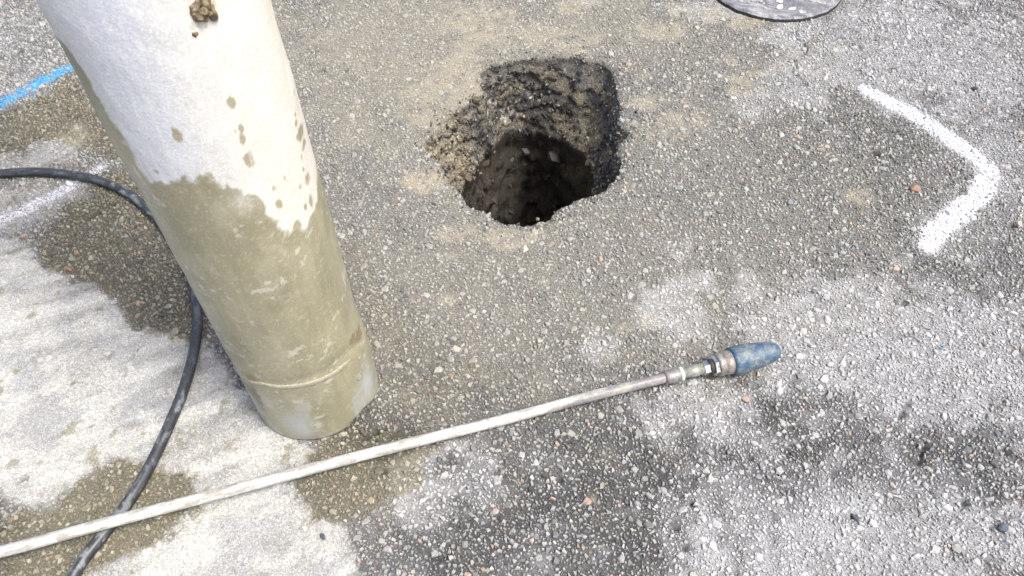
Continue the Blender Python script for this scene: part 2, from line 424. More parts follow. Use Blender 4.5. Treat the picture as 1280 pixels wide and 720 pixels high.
def stone_tints(n):
    u = rng.random(n); v = rng.random(n)
    c = np.empty((n, 3)); g = .20 + .16 * v
    c[:] = g[:, None] * np.array((.985, .995, .965))
    pk = u < .035; c[pk] = (.26 + .12 * v[pk])[:, None] * np.array((1.12, .84, .70))
    be = (u >= .035) & (u < .13); c[be] = (.24 + .14 * v[be])[:, None] * np.array((1.04, .97, .84))
    dk = (u >= .13) & (u < .27); c[dk] = (.08 + .09 * v[dk])[:, None] * np.array((.95, 1.0, 1.06))
    wh = (u >= .27) & (u < .35); c[wh] = (.315 + .11 * v[wh])[:, None] * np.array((1.0, 1.0, .985))
    bl = (u >= .36) & (u < .40); c[bl] = (.20 + .12 * v[bl])[:, None] * np.array((.9, .985, 1.0))
    return c

def stone_block(sx, sy, sz, sr, sh, n, mid):
    """irregular low stones: ring under the surface, (shoulder ring), tilted top facet"""
    k = len(sx)
    ang = (np.arange(n)[None] + rng.uniform(-.42, .42, (k, n))) * (2 * math.pi / n) + rng.uniform(0, 6.28, (k, 1))
    rad = rng.uniform(.84, 1.30, (k, n)) * sr[:, None]
    asp = rng.uniform(.56, 1.0, (k, 1)); ro = rng.uniform(0, 3.14, (k, 1))
    ux = np.cos(ang) * rad; uy = np.sin(ang) * rad * asp
    vx = ux * np.cos(ro) - uy * np.sin(ro); vy = ux * np.sin(ro) + uy * np.cos(ro)
    tx = rng.normal(0, .28, (k, 1)); ty = rng.normal(0, .28, (k, 1))
    rings = []
    f = rng.uniform(.48, .84, (k, n)); ox = rng.normal(0, .10, (k, 1)) * sr[:, None]; oy = rng.normal(0, .10, (k, 1)) * sr[:, None]
    def ring(s, zz, tilt, off):
        X = vx * s + ox * off; Yy = vy * s + oy * off
        return np.stack([X + sx[:, None], Yy + sy[:, None], sz[:, None] + zz + (X * tx + Yy * ty) * tilt], -1)
    rings.append(ring(1.0 if not mid else .96, np.full((k, n), -1) * .0016, 0, 0))
    if mid: rings.append(ring(1.0, sh[:, None] * rng.uniform(.35, .7, (k, n)), .6, .4))
    rings.append(ring(f, sh[:, None] * rng.uniform(.92, 1.06, (k, n)), 1.0, 1.0))
    V = np.concatenate(rings, 1)
    m = len(rings)
    fa = []; sizes = []
    for r in range(m - 1):
        for i in range(n):
            j = (i + 1) % n
            fa.append([r * n + i, r * n + j, (r + 1) * n + j, (r + 1) * n + i]); sizes.append(4)
    fa.append([(m - 1) * n + i for i in range(n)]); sizes.append(n)
    flat = np.array([i for q in fa for i in q])
    return V, flat, sizes

def gz_at(px, py):
    return ground_h(px, py)
sx, sy, sr = S[:, 0], S[:, 1], S[:, 2]
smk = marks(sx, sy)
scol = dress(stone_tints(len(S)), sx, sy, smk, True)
swet = np.clip(smk[4] * .9, 0, 1)
sz = gz_at(sx, sy)
bury = np.clip(smk[0] * .55 + smk[1] * .25 + smk[3] * .7 + smk[5] * .9, 0, .94)
sh = (.0009 + sr * rng.uniform(.36, .74, len(S))) * (1 - .78 * bury)
rimd = poly_sd(sx, sy, HOLE)
sz = sz - .003 * (1 - sstep(0, .014, rimd))
depth = CAM_H * math.sin(PITCH) + sy * math.cos(PITCH)
vis = in_view(sx, sy, -.01) & (bury < .45)
order = np.argsort(np.where(vis, -sr / depth, 0))
single = np.zeros(len(S), bool); single[order[:290]] = True
cls = np.where(sr > .00461, 3, np.where(sr > .00255, 2, np.where(sr > .00148, 1, 0)))
cls[N_NEAR:] = 4
allv, allf, alls, allt, allw = [], [], [], [], []
off = 0
STONE_GEO = []                      # kept so that sprayed paint can coat the same stones
for sel, n, mid in ((cls == 3, 6, True), ((cls == 2) & (np.arange(len(S)) % 2 == 0), 5, False), ((cls == 2) & (np.arange(len(S)) % 2 == 1), 4, True), (cls == 1, 5, False), (cls == 0, 4, False), (cls == 4, 4, False)):
    V, flat, sizes = stone_block(sx[sel], sy[sel], sz[sel], sr[sel], sh[sel], n, mid)
    STONE_GEO.append((V, flat, sizes, sx[sel], sy[sel], sr[sel]))
    ids = np.nonzero(sel)[0]
    one = single[ids]
    for k in np.nonzero(one)[0]:
        c = V[k].mean(0)
        me = np_mesh('stone', V[k] - c, flat, sizes, np.repeat(scol[ids[k]][None], V.shape[1], 0), np.full(V.shape[1], swet[ids[k]]))
        o = link('stone', me, M_STONE, pavement); o.location = c
    W = V[~one]; k = len(W); nv = V.shape[1]
    allv.append(W.reshape(-1, 3)); allf.append((flat[None] + (np.arange(k) * nv)[:, None] + off).ravel()); alls.append(np.tile(sizes, k))
    allt.append(np.repeat(scol[ids[~one]], nv, 0)); allw.append(np.repeat(swet[ids[~one]], nv))
    off += k * nv
link('aggregate', np_mesh('aggregate', np.concatenate(allv), np.concatenate(allf), np.concatenate(alls), np.concatenate(allt), np.concatenate(allw)), M_STONE, pavement, kind='stuff')
print('aggregate tris', sum(len(a) for a in allf))

# ------------------------------------------------------------------ the pit
INNER_PX = [(576, 240, .085), (584, 226, .09), (594, 212, .10), (604, 197, .11), (616, 182, .13), (628, 171, .145), (642, 166, .16), (656, 163, .165), (672, 165, .165), (688, 170, .16), (704, 175, .155),
            (718, 181, .145), (730, 192, .13), (738, 206, .12), (742, 222, .105), (740, 240, .09)]
inner = []
for a, b, d in INNER_PX:
    p = gp(a, b, -d); inner.append((p[0], p[1], -d))
inner = np.array(inner)
IC = np.array((inner[:, 0].mean(), inner[:, 1].min() + .02))
NT = 300
th = np.linspace(0, 2 * math.pi, NT, endpoint=False)
def polar(poly, c):
    out = np.zeros(NT)
    P = np.asarray(poly)
    for i, t in enumerate(th):
        dx, dy = math.cos(t), math.sin(t); best = 0
        for k in range(len(P)):
            ax, ay = P[k] - c; bx, by = P[(k + 1) % len(P)] - c
            ex, ey = bx - ax, by - ay
            den = dx * ey - dy * ex
            if abs(den) < 1e-12: continue
            r = (ax * ey - ay * ex) / den; u = (ax * dy - ay * dx) / den
            if 0 <= u <= 1 and r > best: best = r
        out[i] = best
    return out
R0 = polar(HOLE, HC)
rx, ry = HC[0] + R0 * np.cos(th), HC[1] + R0 * np.sin(th)
# true rim of the sheet follows the ragged outline
for _ in range(4):
    s = poly_sd(rx, ry, HOLE) + jag(rx, ry)
    R0 = R0 - s; rx, ry = HC[0] + R0 * np.cos(th), HC[1] + R0 * np.sin(th)
# lower bore: measured on the far side, tucked under the near rim
ia = np.arctan2(inner[:, 1] - HC[1], inner[:, 0] - HC[0])
ir = np.hypot(inner[:, 0] - HC[0], inner[:, 1] - HC[1])
o_ = np.argsort(ia)
near_a = np.array([-2.75, -2.35, -1.9, -1.57, -1.2, -.75, -.4])
near_r = np.interp(np.mod(near_a, 2 * math.pi), th, R0) - .004
AA = np.concatenate([ia[o_], near_a]); RR = np.concatenate([ir[o_], near_r]); DD = np.concatenate([-inner[o_, 2], np.full(7, .09)])
o2 = np.argsort(np.mod(AA, 2 * math.pi)); AA = np.mod(AA, 2 * math.pi)[o2]; RR = RR[o2]; DD = DD[o2]
R1 = np.interp(th, AA, RR, period=2 * math.pi); D1 = np.interp(th, AA, DD, period=2 * math.pi)
R1 = np.minimum(R1, R0 - .003)
rows = []
prof = [(-.004, .006, 0)]
pv, pt, pw = [], [], []
NUP, NLO = 34, 46
ct, sn = np.cos(th), np.sin(th)
pv.append(np.stack([HC[0] + (R0 + .008) * ct, HC[1] + (R0 + .008) * sn, np.full(NT, -.010)], 1)); lay = [0.0]
for k in range(NUP):
    t = k / (NUP - 1)
    zz = -.0035 - (D1 - .0035) * t
    tt = t ** 1.35 if True else t
    rr = R0 + (R1 - R0) * tt
    nzx = HC[0] + rr * ct * 1.0
    a = fbm(th * 3.1 * 2 + 5, np.full(NT, t * 9.0) + 3, 1.0, 4, 91)
    a2 = np.minimum(fbm(th * 16, np.full(NT, t * 22.0), 1.0, 3, 92), fbm(-th * 16 + 100, np.full(NT, t * 22.0), 1.0, 3, 93))
    seam = np.sin(th * .5) ** 2
    amp = min(1, t * 6) * (1 if k < NUP - 1 else .6)
    rr = rr + ((a - .5) * .03 + (a2 - .42) * .022) * amp * np.clip(seam * 4 - .1, 0, 1)
    rr = np.minimum(rr, R0 + .02)
    pv.append(np.stack([HC[0] + rr * ct, HC[1] + rr * sn, zz + (a2 - .42) * .02 * amp], 1)); lay.append(t)
Rl = pv[-1].copy()
rl = np.hypot(Rl[:, 0] - HC[0], Rl[:, 1] - HC[1])
for k in range(1, NLO):
    t = k / (NLO - 1)
    zz = -D1 - (.62 - D1) * t
    a = fbm(th * 4, np.full(NT, t * 9), 1.0, 4, 94); a2 = fbm(th * 14, np.full(NT, t * 26), 1.0, 3, 95)
    seam = np.clip(np.sin(th * .5) ** 2 * 4 - .1, 0, 1)
    under = .016 * sstep(0, .12, t)                       # slightly undercut beneath the broken edge
    rr = rl * (1 - .12 * t) + under + ((a - .5) * .05 + (a2 - .5) * .02) * seam * min(1, t * 5)
    pv.append(np.stack([HC[0] + rr * ct, HC[1] + .01 * t + rr * sn, zz], 1)); lay.append(1 + t)
P = np.array(pv); nr = len(P)
cen = np.array([[HC[0], HC[1] + .01, -.64]])
V = np.concatenate([P.reshape(-1, 3), cen])
r_, t_ = np.meshgrid(np.arange(nr - 1), np.arange(NT), indexing='ij')
q = np.stack([r_ * NT + t_, r_ * NT + (t_ + 1) % NT, (r_ + 1) * NT + (t_ + 1) % NT, (r_ + 1) * NT + t_], -1).reshape(-1, 4)
tri = np.stack([(nr - 1) * NT + np.arange(NT), (nr - 1) * NT + (np.arange(NT) + 1) % NT, np.full(NT, len(V) - 1)], 1)
LAY = np.concatenate([np.repeat(lay, NT), [2.0]]); TH = np.concatenate([np.tile(th, nr), [0]])
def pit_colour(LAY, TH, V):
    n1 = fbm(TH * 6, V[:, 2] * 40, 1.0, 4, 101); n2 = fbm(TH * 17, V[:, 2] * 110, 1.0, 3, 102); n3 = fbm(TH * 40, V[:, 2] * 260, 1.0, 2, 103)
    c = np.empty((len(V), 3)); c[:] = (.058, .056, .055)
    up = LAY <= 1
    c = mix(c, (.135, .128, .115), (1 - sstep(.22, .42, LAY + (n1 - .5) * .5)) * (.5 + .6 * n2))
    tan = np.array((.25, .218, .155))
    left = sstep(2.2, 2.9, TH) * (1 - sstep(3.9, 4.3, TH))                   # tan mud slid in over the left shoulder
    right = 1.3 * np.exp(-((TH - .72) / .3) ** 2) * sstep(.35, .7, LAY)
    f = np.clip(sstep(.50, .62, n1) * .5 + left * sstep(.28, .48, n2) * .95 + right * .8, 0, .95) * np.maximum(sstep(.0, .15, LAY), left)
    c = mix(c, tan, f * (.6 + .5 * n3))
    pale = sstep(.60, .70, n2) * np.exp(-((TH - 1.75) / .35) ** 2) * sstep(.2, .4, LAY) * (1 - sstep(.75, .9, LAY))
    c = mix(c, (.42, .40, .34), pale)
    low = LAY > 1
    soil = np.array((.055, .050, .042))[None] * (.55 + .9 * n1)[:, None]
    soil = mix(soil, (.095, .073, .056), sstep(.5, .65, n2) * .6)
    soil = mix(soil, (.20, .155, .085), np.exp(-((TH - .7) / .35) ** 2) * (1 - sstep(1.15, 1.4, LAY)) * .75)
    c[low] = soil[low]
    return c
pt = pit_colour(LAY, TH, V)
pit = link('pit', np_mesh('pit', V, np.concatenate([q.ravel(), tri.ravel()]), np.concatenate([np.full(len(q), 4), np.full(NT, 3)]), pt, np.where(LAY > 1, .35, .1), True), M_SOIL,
           label='ragged hole broken through the asphalt down to dark wet soil', cat='hole')

def lump_mesh(name, r, seed, tint, wet=0.1, flat=.8, sub=2):
    bm = bmesh.new(); bmesh.ops.create_icosphere(bm, subdivisions=sub, radius=r)
    R = random.Random(seed)
    ax = [Vector((R.gauss(0, 1), R.gauss(0, 1), R.gauss(0, 1))).normalized() for _ in range(9)]
    cut = [R.uniform(.42, .85) for _ in ax]
    for v in bm.verts:
        d = v.co.normalized(); s = 1.0
        for a, c in zip(ax, cut):
            k = d.dot(a)
            if k > 1e-4: s = min(s, c / k)
        v.co = d * r * s
        v.co.z *= flat
    me = bpy.data.meshes.new(name); bm.to_mesh(me); bm.free()
    n = len(me.vertices)
    a = me.attributes.new('tint', 'FLOAT_COLOR', 'POINT')
    a.data.foreach_set('color', np.tile((*tint, 1), n).astype(np.float32))
    b = me.attributes.new('wet', 'FLOAT', 'POINT')
    b.data.foreach_set('value', np.full(n, wet, np.float32))
    return me
PAL = [(.17, .165, .155), (.25, .24, .22), (.11, .105, .10), (.24, .20, .14), (.34, .32, .29), (.05, .05, .05), (.14, .115, .085)]
lib = [[lump_mesh('stone', 1.0, 10 * i + j, c, .25, 1.0, 1) for j in range(4)] for i, c in enumerate(PAL)]
Pl = P
dark_lib = [lib[0], lib[2], lib[6], lib[0]]
mixw = random.Random(5)
def wall_stone(row, t, size, fam):
    p = Pl[row, t]; me = mixw.choice(fam)
    o = link('stone', me, M_SOIL, pit)
    inward = Vector((HC[0] - p[0], HC[1] - p[1], 0)).normalized()
    o.location = Vector(p) + inward * size * .15
    o.scale = (size, size * mixw.uniform(.6, 1), size * mixw.uniform(.5, .9))
    o.rotation_euler = (mixw.uniform(0, 6), mixw.uniform(0, 6), mixw.uniform(0, 6))
far_t = [i for i in range(NT) if -.35 < math.atan2(math.sin(th[i]), math.cos(th[i])) < 3.6 or math.atan2(math.sin(th[i]), math.cos(th[i])) < -2.6]
for k in range(120):                          # broken asphalt face: stones standing proud
    row = mixw.randint(2, NUP - 1); t = mixw.choice(far_t)
    wall_stone(row, t, mixw.choice([.0035, .0045, .0055, .007, .009]), lib[mixw.choice([0, 1, 1, 2, 3, 3, 4, 5, 5, 5, 6])])
for k in range(55):                           # stones in the soil of the lower bore
    row = mixw.randint(NUP + 2, NUP + 34); t = mixw.choice(far_t)
    wall_stone(row, t, mixw.choice([.004, .006, .008, .011, .016]), lib[mixw.choice([2, 2, 2, 6, 6])])
for (a, b, s, f, d) in ((694, 191, .022, 0, .22), (658, 202, .014, 1, .24), (640, 207, .010, 0, .25), (716, 205, .016, 2, .2), (675, 183, .012, 2, .2), (703, 212, .010, 0, .25), (683, 222, .011, 2, .3)):
    pp = gp(a, b, -d)
    ang = math.atan2(pp[1] - HC[1], pp[0] - HC[0]) % (2 * math.pi)
    t = int(round(ang / (2 * math.pi) * NT)) % NT
    row = int(np.argmin(np.abs(Pl[NUP:, t, 2] + d))) + NUP
    wall_stone(row, t, s, lib[f])
# larger lumps that can be told apart in the broken face
def nearest_face(px, py):
    d = CAM_H * math.sin(PITCH) + Pl[:, :, 1] * math.cos(PITCH) - Pl[:, :, 2] * math.sin(PITCH)
    u = 640 + FPX * Pl[:, :, 0] / d
    w = 360 + FPX * ((CAM_H - Pl[:, :, 2]) * math.cos(PITCH) - Pl[:, :, 1] * math.sin(PITCH)) / d
    e2 = (u - px) ** 2 + (w - py) ** 2
    e2[:, (th > 3.9) & (th < 5.9)] = 1e9
    return np.unravel_index(np.argmin(e2), e2.shape)
for f, lst in ((4, ((690, 138, .010), (675, 125, .008), (668, 118, .007), (704, 90, .008), (650, 110, .005), (538, 187, .009), (560, 178, .006), (640, 160, .005), (697, 131, .006), (682, 146, .005), (600, 215, .006), (618, 190, .006))),
               (3, ((725, 130, .012), (735, 143, .012), (730, 185, .016), (736, 203, .016), (594, 125, .014), (605, 165, .011), (585, 225, .012), (575, 150, .010), (740, 165, .012), (622, 128, .010))),
               (5, ((672, 150, .014), (660, 158, .012), (690, 158, .012), (597, 136, .009), (755, 180, .011), (640, 145, .011), (752, 205, .012), (700, 115, .008), (760, 130, .010), (625, 100, .009))),
               (1, ((625, 96, .006), (715, 100, .006), (742, 110, .006), (660, 88, .005), (690, 84, .005), (752, 150, .006)))):
    for (a, b, sz_) in lst:
        r__, t__ = nearest_face(a, b); wall_stone(int(r__), int(t__), sz_, lib[f])
# small crumbs of broken bitumen over the upper face and along the rim: too many to count
cv, cf, cs, ctn, cw = [], [], [], [], []; o0 = 0
k = 2000
rows_i = rng.integers(1, NUP + 1, k); ts = rng.choice(far_t, k)
base_p = Pl[rows_i, ts] + rng.normal(0, .002, (k, 3))
rr = rng.uniform(.0012, .0034, k)
tet = np.array([(1, 1, 1), (-1, -1, 1), (-1, 1, -1), (1, -1, -1), (0, 0, 1.3), (1.2, 0, 0)], float)
tf = np.array([[4, 0, 1], [4, 1, 3], [5, 0, 4], [4, 3, 5], [0, 2, 1], [0, 5, 2], [5, 3, 2], [1, 2, 3]])
pert = tet[None] * rng.uniform(.5, 1.1, (k, 6, 3)) * rr[:, None, None]
rot = rng.normal(0, 1, (k, 3, 3)); rot = np.linalg.qr(rot)[0]
CV = np.einsum('kij,knj->kni', rot, pert) + base_p[:, None]
tl = pit_colour(np.array(lay)[rows_i] * 0 + np.array(lay)[rows_i], th[ts], base_p)
uu = rng.random(k)
tl = tl * rng.uniform(.5, 1.6, (k, 1))
tl[uu < .12] = np.array((.28, .27, .25)) * rng.uniform(.6, 1.2, ((uu < .12).sum(), 1))
tl[(uu > .12) & (uu < .34)] = np.array((.03, .03, .033))
link('crumb', np_mesh('crumb', CV.reshape(-1, 3), (tf[None] + (np.arange(k) * 6)[:, None, None]).ravel(), np.full(k * 8, 3), np.repeat(tl, 6, 0), np.full(k * 6, .1)), M_SOIL, pit, kind='stuff')

# crumbs of bitumen and sandy spoil dropped round the rim
k = 200
tt = rng.integers(0, NT, k); away = rng.exponential(.013, k) + .001
ax2 = HC[0] + (R0[tt] + away) * ct[tt] + rng.normal(0, .004, k); ay2 = HC[1] + (R0[tt] + away) * sn[tt] + rng.normal(0, .004, k)
sr2 = rng.uniform(.0009, .0021, k) * np.where(rng.random(k) < .06, 1.7, 1)
pert = tet[None] * rng.uniform(.5, 1.1, (k, 6, 3)) * sr2[:, None, None]
CV = np.einsum('kij,knj->kni', np.linalg.qr(rng.normal(0, 1, (k, 3, 3)))[0], pert) + np.stack([ax2, ay2, ground_h(ax2, ay2) + .0022 + sr2 * .4], 1)[:, None]
tl = np.tile((.21, .185, .14), (k, 1)) * rng.uniform(.7, 1.2, (k, 1)); dk2 = rng.random(k) < .22
tl[dk2] = np.array((.05, .05, .052)) * rng.uniform(.6, 1.6, (dk2.sum(), 1))
link('rubble', np_mesh('rubble', CV.reshape(-1, 3), (tf[None] + (np.arange(k) * 6)[:, None, None]).ravel(), np.full(k * 8, 3), np.repeat(tl, 6, 0), np.zeros(k * 6)), M_SOIL, kind='stuff',
     label='fine crumbs of bitumen and sand scattered round the rim of the hole', cat='rubble')

# ------------------------------------------------------------------ vacuum pipe standing on the asphalt
PC = np.array((-.286, .573)); PR = .085
def on_pipe(px, py):
    d = ray(px, py)
    a = d[0] ** 2 + d[1] ** 2; b = -2 * (d[0] * PC[0] + d[1] * PC[1]); c = PC[0] ** 2 + PC[1] ** 2 - PR * PR
    D = max(b * b - 4 * a * c, 0); t = (-b - math.sqrt(D)) / 2 / a
    return math.atan2(d[1] * t - PC[1], d[0] * t - PC[0]), CAM_H + d[2] * t
FRONT = math.atan2(-PC[1], -PC[0])            # the side that faces the path
def tp(px, py):
    t, h = on_pipe(px, py); t = (t - FRONT + math.pi) % (2 * math.pi) - math.pi
    return t * PR, h                           # arc length from the front line, height
thp = np.unique(np.concatenate([np.linspace(-1.85, 1.85, 260), np.linspace(1.85, 2 * math.pi - 1.85, 60)]))[:-1]
hs = np.concatenate([np.linspace(0, .72, 340), np.linspace(.76, 1.9, 20)])
TA, HH = np.meshgrid(thp, hs, indexing='ij')
arc = ((TA + math.pi) % (2 * math.pi) - math.pi) * PR
lowx = [-.30, -.12, -.10, tp(345, 540)[0], tp(400, 552)[0], tp(440, 530)[0] - .012, tp(445, 515)[0] - .003, tp(445, 515)[0] + .012, tp(445, 515)[0] + .034, tp(445, 515)[0] + .05, .3]
lowy = [.0, .0, .0, .001, 0, .001, .010, .015, .006, 0, 0]
low = np.interp(arc, lowx, lowy) + (fbm(arc, HH * 0, 90, 3, 7) - .5) * .003
fade = 1 - sstep(0, .10, HH)
HZ = HH + np.maximum(low, 0) * fade
bulge = .007 * np.exp(-((arc - .085) / .045) ** 2) * (1 - sstep(.12, .19, HZ)) - .0015 * np.exp(-((HZ - .155) / .01) ** 2)
rad = PR + bulge + (fbm(arc, HZ, 14, 3, 51) - .5) * .003 + (fbm(arc, HZ * .5, 90, 3, 52) - .5) * .0007
DRY = [tp(*q) for q in ((82, 55), (98, 80), (112, 104), (126, 128), (143, 152), (160, 178), (176, 212), (190, 232), (203, 228), (215, 236), (222, 224), (236, 226), (243, 234), (250, 222), (262, 222), (272, 234), (283, 244), (292, 236), (306, 246), (318, 246), (330, 258),
        (338, 272), (350, 284), (362, 292), (372, 283), (380, 290), (388, 284), (394, 270), (398, 250), (398, 225))]
DRY = [(-.20, .95), (-.17, .62)] + DRY[0:] + [(.112, .425), (.13, .432), (.25, .44), (.26, .95)]
ax_ = arc + (fbm(arc, HZ, 70, 4, 61) - .5) * .016; ah_ = HZ + (fbm(arc, HZ, 70, 4, 62) - .5) * .022
dryd = poly_sd(ax_, ah_, DRY)
dry = 1 - sstep(-.0022, .0034, dryd)
dry = np.where(HZ > .95, 1.0, dry)
soft = np.exp(-((arc - tp(305, 260)[0]) / .012) ** 2 - ((HZ - tp(305, 258)[1]) / .014) ** 2)          # half-dried edge
dry = np.maximum(dry, .55 * soft)
wetc = np.array((.295, .278, .186))[None, None] * (.86 + .3 * fbm(arc, HZ * .6, 30, 4, 63))[..., None] * (.88 + .24 * fbm(arc, HZ * .07, 110, 3, 115))[..., None]
wetc = mix(wetc, (.36, .34, .25), .6 * sstep(.55, .72, fbm(arc, HZ * .5, 40, 4, 64)))
# thinner film low down lets the blue-grey pipe through
thin = .55 * sstep(.56, .66, fbm(arc, HZ * .45, 34, 4, 65)) * (1 - sstep(.06, .14, HZ))
t1 = tp(375, 535); thin = np.maximum(thin, np.exp(-((arc - t1[0]) / .018) ** 2 - ((HZ - t1[1]) / .035) ** 2))
t1 = tp(455, 480); thin = np.maximum(thin, np.exp(-((arc - t1[0]) / .016) ** 2 - ((HZ - t1[1]) / .03) ** 2))
wetc = mix(wetc, (.46, .50, .53), thin * .75)
flk = sstep(.64, .68, fbm(arc, HZ, 120, 3, 66)) * sstep(.5, .6, fbm(arc, HZ, 25, 3, 67)); wetc = mix(wetc, (.55, .54, .47), flk * .6)
dryc = np.array((.655, .645, .595))[None, None] * (.96 + .08 * fbm(arc, HZ * .3, 40, 4, 68))[..., None]
bl_t, bl_h = tp(150, 70); br_t, br_h = tp(190, 160)
blue = np.exp(-((arc - bl_t) / .045) ** 2) * (.75 + .25 * sstep(.35, .65, fbm(arc, HZ * .4, 9, 3, 69))) * sstep(.36, .56, HZ)
dryc = mix(dryc, (.56, .60, .69), .8 * blue)  # bluish skylight painted into one side of the coat
damped = (1 - sstep(-.022, .0, -dryd)) * (1 - sstep(.36, .62, fbm(arc, HZ * .5, 55, 4, 108)))
dryc = mix(dryc, (.47, .445, .36), .75 * damped)
crm = sstep(.45, .62, fbm(arc, HZ * .25, 18, 4, 73)) * sstep(-.01, .05, arc); dryc = mix(dryc, (.65, .62, .53), .7 * crm)
spk = sstep(.70, .73, fbm(arc, HZ, 330, 2, 74)); dryc = mix(dryc, (.50, .45, .36), .28 * spk)
spl = sstep(.69, .73, fbm(arc, HZ, 360, 2, 75)); dryc = mix(dryc, (.80, .79, .74), .3 * spl); wetc = mix(wetc, (.46, .44, .34), .4 * spl)
pc = wetc * (1 - dry)[..., None] + dryc * dry[..., None]
pc = mix(pc, (.66, .66, .63), .8 * (1 - sstep(.0008, .0022, HH)))  # lit lower edge painted in as a pale line
wetp = 1 - dry
for (a, b, w, h, k_) in ((292, 133, 6, 9, 1), (303, 165, 4, 6, 1), (305, 177, 5, 9, 1), (313, 204, 8, 12, 1), (224, 176, 8, 8, 1), (221, 170, 5, 5, 1), (198, 219, 4, 3, .8), (377, 170, 5, 14, 1), (381, 184, 4, 9, 1), (371, 158, 2, 5, 1), (368, 120, 1.5, 3, 1), (370, 147, 1.5, 4, 1), (386, 228, 4, 11, 1), (380, 215, 2, 5, 1),
                         (350, 260, 5, 6, 1), (344, 239, 3, 4, .8), (357, 226, 2, 3, .7), (383, 262, 2.5, 5, 1), (373, 287, 7, 8, 1), (376, 237, 1.5, 6, .8), (392, 176, 1.5, 5, 1), (296, 168, 2, 3, .6), (378, 200, 1.5, 4, .8), (390, 253, 3, 12, 1), (347, 297, 4, 4, 1), (262, 226, 8, 8, 1), (247, 37, 10, 7, .35)):
    t0, h0 = tp(a, b); c2 = tp(a, b + h); wv = abs(tp(a + w, b)[0] - t0) or .002; hv = abs(c2[1] - h0)
    d = np.sqrt(((arc - t0) / wv) ** 2 + ((HZ - h0) / hv) ** 2) + (fbm(arc, HZ, 180, 3, 76) - .5) * .9
    s = (1 - sstep(.75, 1.05, d)) * k_ * dry
    pc = mix(pc, (.33, .295, .20), s * .92); wetp = np.maximum(wetp, s)
# light streaks run down the dried coat
stk = sstep(.66, .70, fbm(arc, HZ * .10, 260, 2, 78)) * dry; pc = mix(pc, (.76, .75, .70), .25 * stk)
# rust and grit beside the ring; dents painted in as dark shading
for (a, b, w, h, c_) in ((452, 408, 5, 8, (.30, .14, .05)), (446, 420, 7, 9, (.17, .12, .08)), (440, 428, 6, 8, (.20, .16, .11)), (453, 404, 3, 6, (.42, .17, .05)), (322, 498, 3, 9, (.12, .11, .09)), (311, 487, 3, 4, (.14, .11, .07)), (312, 473, 6, 3, (.24, .17, .07)), (258, 15, 16, 20, (.50, .45, .34))):
    t0, h0 = tp(a, b); hv = abs(tp(a, b + h)[1] - h0) + 1e-4; wv = abs(tp(a - w, b)[0] - t0) + .001
    d = np.sqrt(((arc - t0) / wv) ** 2 + ((HZ - h0) / hv) ** 2) + (fbm(arc, HZ, 220, 3, 79) - .5) * 1.1
    pc = mix(pc, c_, (1 - sstep(.7, 1.1, d)) * .8)
RX = PC[0] + rad * np.cos(TA + FRONT); RY = PC[1] + rad * np.sin(TA + FRONT)
vo = np.stack([RX, RY, HZ + .004], -1).reshape(-1, 3)
na, nh = TA.shape
hin = np.array([0, .05, .4, 1.9])
TI, HI = np.meshgrid(thp, hin, indexing='ij')
lo_in = HZ[:, 0]
HI = HI.copy(); HI[:, 0] = lo_in
vi = np.stack([PC[0] + (np.minimum(rad[:, :1], PR) - .006) * np.cos(TI + FRONT), PC[1] + (np.minimum(rad[:, :1], PR) - .006) * np.sin(TI + FRONT), HI + .004], -1).reshape(-1, 3)
i_, j_ = np.meshgrid(np.arange(na), np.arange(nh - 1), indexing='ij')
fo = np.stack([i_ * nh + j_, ((i_ + 1) % na) * nh + j_, ((i_ + 1) % na) * nh + j_ + 1, i_ * nh + j_ + 1], -1).reshape(-1, 4)
B = na * nh; n4 = 4
i_, j_ = np.meshgrid(np.arange(na), np.arange(n4 - 1), indexing='ij')
fi = B + np.stack([i_ * n4 + j_ + 1, ((i_ + 1) % na) * n4 + j_ + 1, ((i_ + 1) % na) * n4 + j_, i_ * n4 + j_], -1).reshape(-1, 4)
a_ = np.arange(na); b_ = (a_ + 1) % na
fl = np.stack([B + a_ * n4, B + b_ * n4, b_ * nh, a_ * nh], 1)
ft = np.stack([a_ * nh + nh - 1, b_ * nh + nh - 1, B + b_ * n4 + n4 - 1, B + a_ * n4 + n4 - 1], 1)
FF = np.concatenate([fo, fi, fl, ft])
tin = np.concatenate([pc.reshape(-1, 3), np.tile((.30, .28, .2), (len(vi), 1))]); wt = np.concatenate([wetp.ravel(), np.full(len(vi), .5)])
VP = np.concatenate([vo, vi])
tube = thing('suction_pipe', 'wide upright suction pipe coated in pale dried mud with a wet lower end', 'pipe', (PC[0], PC[1], .004))
org = np.array((PC[0], PC[1], .004))
link('barrel', np_mesh('barrel', VP - org, FF, np.full(len(FF), 4), tin, np.clip(wt, 0, 1), True), M_PIPE, tube)

